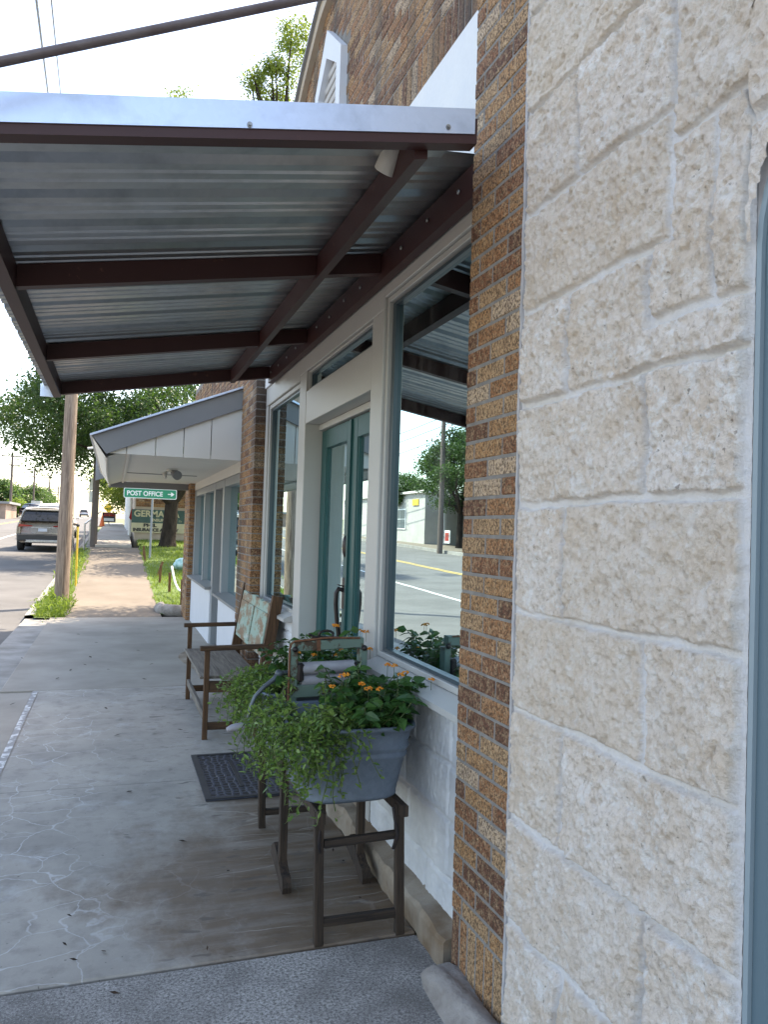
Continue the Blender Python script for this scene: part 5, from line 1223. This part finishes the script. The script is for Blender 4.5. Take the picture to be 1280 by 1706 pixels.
tb_ = MB(); c = atY(303, 942, 22); tb_.ico((c.x, 22, walk_z(22)+.14), .22, 3, .16, (1.1, .8, .75), 4)
mesh_obj('tarp_bundle', tb_, 'tarp', label='crumpled pale turquoise bundle lying on the lawn beside the far pier', cat='bundle')
# weeds
def weeds(loc, lab, n, rx, ry, h_, seed):
    g = np.random.default_rng(seed); P = np.stack([g.normal(loc[0], rx, n), g.normal(loc[1], ry, n), loc[2]+g.random(n)*h_*np.exp(-g.random(n))], 1)
    P[:, 0] = np.clip(P[:, 0], -1.34, -.66 if loc[0] < 0 else 9)
    D = g.normal(0, .8, (n, 3))+np.array([0, 0, .9]); V, F, t = leaf_mesh(P, D, g.uniform(.05, .14, n), g.uniform(.012, .03, n), g.random(n))
    return mesh_obj('weed_clump', MB().arr(V, F, t), 'grass_blade', label=lab, cat='weeds')
weeds((-.98, 15.6, .0), 'tall yellow-green weeds growing round the foot of the wooden pole', 1200, .14, .7, .20, 2)
weeds((-1.12, 17.6, .03), 'bright weeds at the kerb beyond the wooden pole', 500, .10, 1.2, .14, 3)
weeds((-.92, 24, .35), 'darker weeds at the left edge of the sunlit sidewalk before the ramp', 1400, .14, 2.6, .42, 4)

# ================================================================== VEHICLES
def vehicle(loc, lab, body, heading=0, rack=True, name='parked_car', sx=1., sz=1., plate=True):
    x0, y0, zg = loc; o = thing(name, loc, lab, 'car')
    def ringpts(y, wl, wb, wr, zb_, zbelt, zr, tilt):
        half = [(.0, zb_, 0), (wl*.8, zb_, 0), (wl*.97, zb_+.10, 0), (wl, zb_+.35, 0), (wl*.985, zbelt-.12, 0), (wb, zbelt, 0), (wr*1.06, zr-.12, tilt), (wr*.94, zr-.03, tilt), (wr*.6, zr, tilt), (0, zr+.015, tilt)]
        L = [(x0+p*sx, y0+y+t, zg+z*sz) for p, z, t in half]; Rr = [(x0-p*sx, y0+y+t, zg+z*sz) for p, z, t in half[-2:0:-1]]
        return L+Rr
    secs = [ringpts(.10, .86, .80, .66, .42, 1.05, 1.60, .52), ringpts(.0, .93, .86, .70, .36, 1.06, 1.66, .50), ringpts(.25, .965, .90, .73, .30, 1.05, 1.70, .35), ringpts(1.2, .965, .92, .74, .28, 1.03, 1.73, 0), ringpts(2.4, .965, .92, .73, .28, 1.01, 1.72, 0), ringpts(3.1, .965, .92, .70, .28, 1.0, 1.60, -.1), ringpts(3.65, .965, .90, .80, .28, .99, 1.03, 0), ringpts(4.5, .93, .82, .70, .32, .90, .94, 0), ringpts(4.75, .80, .7, .6, .40, .78, .82, 0)]
    n = len(secs[0]); mb = MB(); mb.add([p for s_ in secs for p in s_], [(n*i+j, n*i+(j+1) % n, n*i+n+(j+1) % n, n*i+n+j) for i in range(len(secs)-1) for j in range(n)], True)
    mb.add(secs[0], [tuple(range(n))[::-1]], False); mb.add(secs[-1], [tuple(range(n))], False)
    B = mesh_obj('body', mb, body, o)
    def P(x, y, z): return (x0+x*sx, y0+y, zg+z*sz)
    def slabq(pts, nm, m_, t=.012, par=o):
        a = [Vector(p) for p in pts]; nn = (a[1]-a[0]).cross(a[-1]-a[0]).normalized(); k = len(a)
        return mesh_obj(nm, MB().add([p+nn*t for p in a]+[p-nn*.05 for p in a], [tuple(range(k)), tuple(range(k, 2*k))[::-1]]+[((i+1) % k, i, i+k, (i+1) % k+k) for i in range(k)]), m_, par)
    slabq([P(-.78, .16, 1.14), P(.78, .16, 1.14), P(.66, .48, 1.54), P(-.66, .48, 1.54)], 'rear_window', 'car_glass', .05)
    mesh_obj('rear_spoiler', MB().add([P(-.68, .38, 1.585), P(.68, .38, 1.585), P(.68, .75, 1.67), P(-.68, .75, 1.67), P(-.68, .38, 1.62), P(.68, .38, 1.62), P(.68, .75, 1.70), P(-.68, .75, 1.70)], [(0, 3, 2, 1), (4, 5, 6, 7), (0, 1, 5, 4), (1, 2, 6, 5), (2, 3, 7, 6), (3, 0, 4, 7)]), body, o)
    mesh_obj('rear_bumper', MB().box(P(-.90, -.07, .38), P(.90, .2, .66), ch=.04), 'bumper_plastic', o)
    mesh_obj('skid_plate', MB().box(P(-.62, -.085, .32), P(.62, .1, .44), ch=.02), 'steel', o)
    for s_ in (-1, 1):
        mesh_obj('tail_light', MB().add([P(s_*.90, .04, 1.04), P(s_*.90, .04, .93), P(s_*.35, -.035, .95), P(s_*.40, -.035, .99), P(s_*.94, .4, 1.05), P(s_*.94, .4, .96)], [(0, 1, 2, 3), (0, 4, 5, 1)]), 'tail_red', o)
        mesh_obj('side_window', MB().add([P(s_*.935, .62, 1.08), P(s_*.945, 3.0, 1.05), P(s_*.765, 2.5, 1.60), P(s_*.765, .9, 1.60)], [(0, 1, 2, 3)]), 'car_glass', o)
        mesh_obj('exhaust', MB().tube([P(s_*.62, -.09, .40), P(s_*.62, .1, .40)], .05, 10), 'black_iron', o)
        for yy in (.95, 3.75):
            wh = mesh_obj('wheel', MB().tube([P(s_*.72, yy, .355), P(s_*.74, yy, .355), P(s_*.95, yy, .355), P(s_*.97, yy, .355)], [.30, .355, .355, .30], 20), 'tyre_rubber', o)
            mesh_obj('rim', MB().tube([P(s_*.95, yy, .355), P(s_*.978, yy, .355)], [.24, .22], 14), 'steel', wh)
        if rack: mesh_obj('roof_rail', MB().tube([P(s_*.66, .9, 1.74), P(s_*.66, 2.6, 1.75)], .02, 6), 'black_iron', o)
        mesh_obj('door_mirror', MB().ico(P(s_*1.03, 3.0, 1.08), .11, 1, 0, (1, .6, .7)), body, o)
    mesh_obj('trim_strip', MB().box(P(-.42, -.03, .90), P(.42, .0, .925)), 'steel', o)
    if plate: mesh_obj('number_plate', MB().box(P(-.16, -.035, .76), P(.16, -.018, .88)), 'plate_white', o)
    if heading: o.rotation_euler = (0, 0, heading)
    return o
vehicle((-2.62, 33, road_z(33.9)-.09), 'champagne SUV seen from behind, parked at the kerb left of the wooden pole', 'car_champagne')
vehicle((-2.92, 42.5, road_z(43)-.09), 'white car parked ahead of the champagne SUV and half hidden by it', 'car_white', sz=1.06)
z = road_z(190); x = RAY(139, 861).x/RAY(139, 861).y*190
vehicle((x, 190, z), 'tiny distant silver car on the road near the horizon', 'car_white', name='distant_car', rack=False)
x = RAY(37, 858).x/RAY(37, 858).y*100
vehicle((x, 100, road_z(100)), 'dark blue car across the street beside the small green bush', 'car_dark', R(-60), name='parked_car', rack=False)
# ================================================================== FAR LEFT + ACROSS STREET
x = RAY(0, 860).x/RAY(0, 860).y*98
BD = thing('stone_cottage', (x-4, 98, road_z(98)), 'small reddish stone building with grey roof at the far left edge across the street', 'building')
zz = road_z(98); mesh_obj('wall', MB().box((x-9, 94, zz-.3), (x+1., 104, zz+1.5)), 'red_stone', BD)
mesh_obj('roof', MB().box((x-9.4, 93.6, zz+1.5), (x+1.4, 104.4, zz+1.75)), 'grey_trim', BD)
mesh_obj('window', MB().box((x-1.2, 93.96, zz+.5), (x-.2, 94.0, zz+1.2)), 'car_glass', BD)
xa = RAY(33, 850).x/RAY(33, 850).y*112; xb = RAY(50, 850).x/RAY(50, 850).y*112; zz = road_z(112)
TR = thing('trailer', (xa, 112, zz), 'white box trailer parked across the street between the distant power poles', 'trailer')
mesh_obj('box', MB().box((xa, 112, zz+.4), (xb, 116, zz+1.6), ch=.05), 'car_white', TR)
mesh_obj('door', MB().box((xa+.1, 111.97, zz+.45), (xb-.1, 112.0, zz+1.5)), 'frame_paint', TR)
for s_ in (xa+.3, xb-.3): mesh_obj('wheel', MB().tube([(s_, 113.8, zz+.3), (s_, 114.6, zz+.3)], .3, 12), 'tyre_rubber', TR)
xc = RAY(60, 850).x/RAY(60, 850).y*118
SD = thing('shed', (xc, 118, zz), 'small pale shed right of the white trailer in the distance', 'shed')
mesh_obj('wall', MB().box((xc-.7, 118, zz-.3), (xc+.5, 121, zz+2.3)), 'frame_paint', SD); mesh_obj('door', MB().box((xc-.3, 117.96, zz), (xc+.1, 118, zz+1.8)), 'grey_trim', SD)
# grey building across (in reflections)
zz = road_z(50)
GB = thing('grey_building', (-20, 54, zz), 'flat grey building with white sash window across the street, mirrored in the shop glass', 'building')
mesh_obj('wall', MB().box((-27, 46.5, zz-.5), (-16.2, 66, zz+3.3)), 'grey_wall', GB); mesh_obj('roof', MB().box((-27.2, 46.3, zz+3.3), (-16.0, 66.2, zz+3.45)), 'white_board', GB)
W0 = mesh_obj('window', MB().box((-16.2, 49.9, zz+.9), (-16.14, 51.9, zz+2.3)), 'sign_white', GB)
mb = MB()
for a in (49.98, 50.93):
    for c in (.98, 1.63): mb.box((-16.14, a, zz+c), (-16.125, a+.88, zz+c+.6))
mesh_obj('pane', mb, 'steel_frame', W0)
mesh_obj('sign_plate', MB().box((-16.2, 47.6, zz+2.5), (-16.14, 48.6, zz+2.9)), 'sign_yellow', GB)
mesh_obj('door', MB().box((-16.2, 54, zz), (-16.15, 55, zz+2.1)), 'teal_paint', GB)
CP = thing('carport', (-20, 41, zz), 'dark open carport beside the grey building across the street', 'carport')
mesh_obj('roof', MB().box((-26, 35.5, zz+2.5), (-17.2, 46.2, zz+2.9)), 'grey_wall', CP); mesh_obj('back_wall', MB().box((-26, 35.5, zz-.5), (-25.8, 46.2, zz+2.5)).box((-25.8, 35.5, zz-.5), (-17.4, 35.7, zz+2.5)), 'dark_interior', CP)
for y in (36, 41, 46): mesh_obj('post', MB().box((-17.5, y, zz-.3), (-17.35, y+.15, zz+2.5)), 'frame_paint', CP)
vehicle((-22, 40, zz-.05), 'dark blue car parked inside the carport across the street', 'car_dark', R(-75), rack=False)
LW = thing('garden_wall', (-17.6, 34, road_z(34)), 'low pale stone garden wall along the far pavement', 'garden wall')
mb = MB()
for k in range(44):
    y = 18+k*.55; z = road_z(y)
    for j in range(2): mb.box((-17.9, y+j*.2, z+.02+j*.24), (-17.55+random.uniform(-.02, .02), y+j*.2+.53, z+.25+j*.24), ch=.02)
mesh_obj('stone_block', mb, 'rock', LW)
AS = thing('sandwich_board', (-16.9, 44.5, zz), 'small red and white board on the far pavement beside the carport', 'sign')
mesh_obj('panel', MB().box((-16.95, 44.1, zz+.1), (-16.9, 44.9, zz+.9)), 'sign_white', AS); mesh_obj('red_panel', MB().box((-16.9, 44.2, zz+.25), (-16.88, 44.8, zz+.75)), 'tail_red', AS)
mesh_obj('green_bush', None, None) if 0 else None
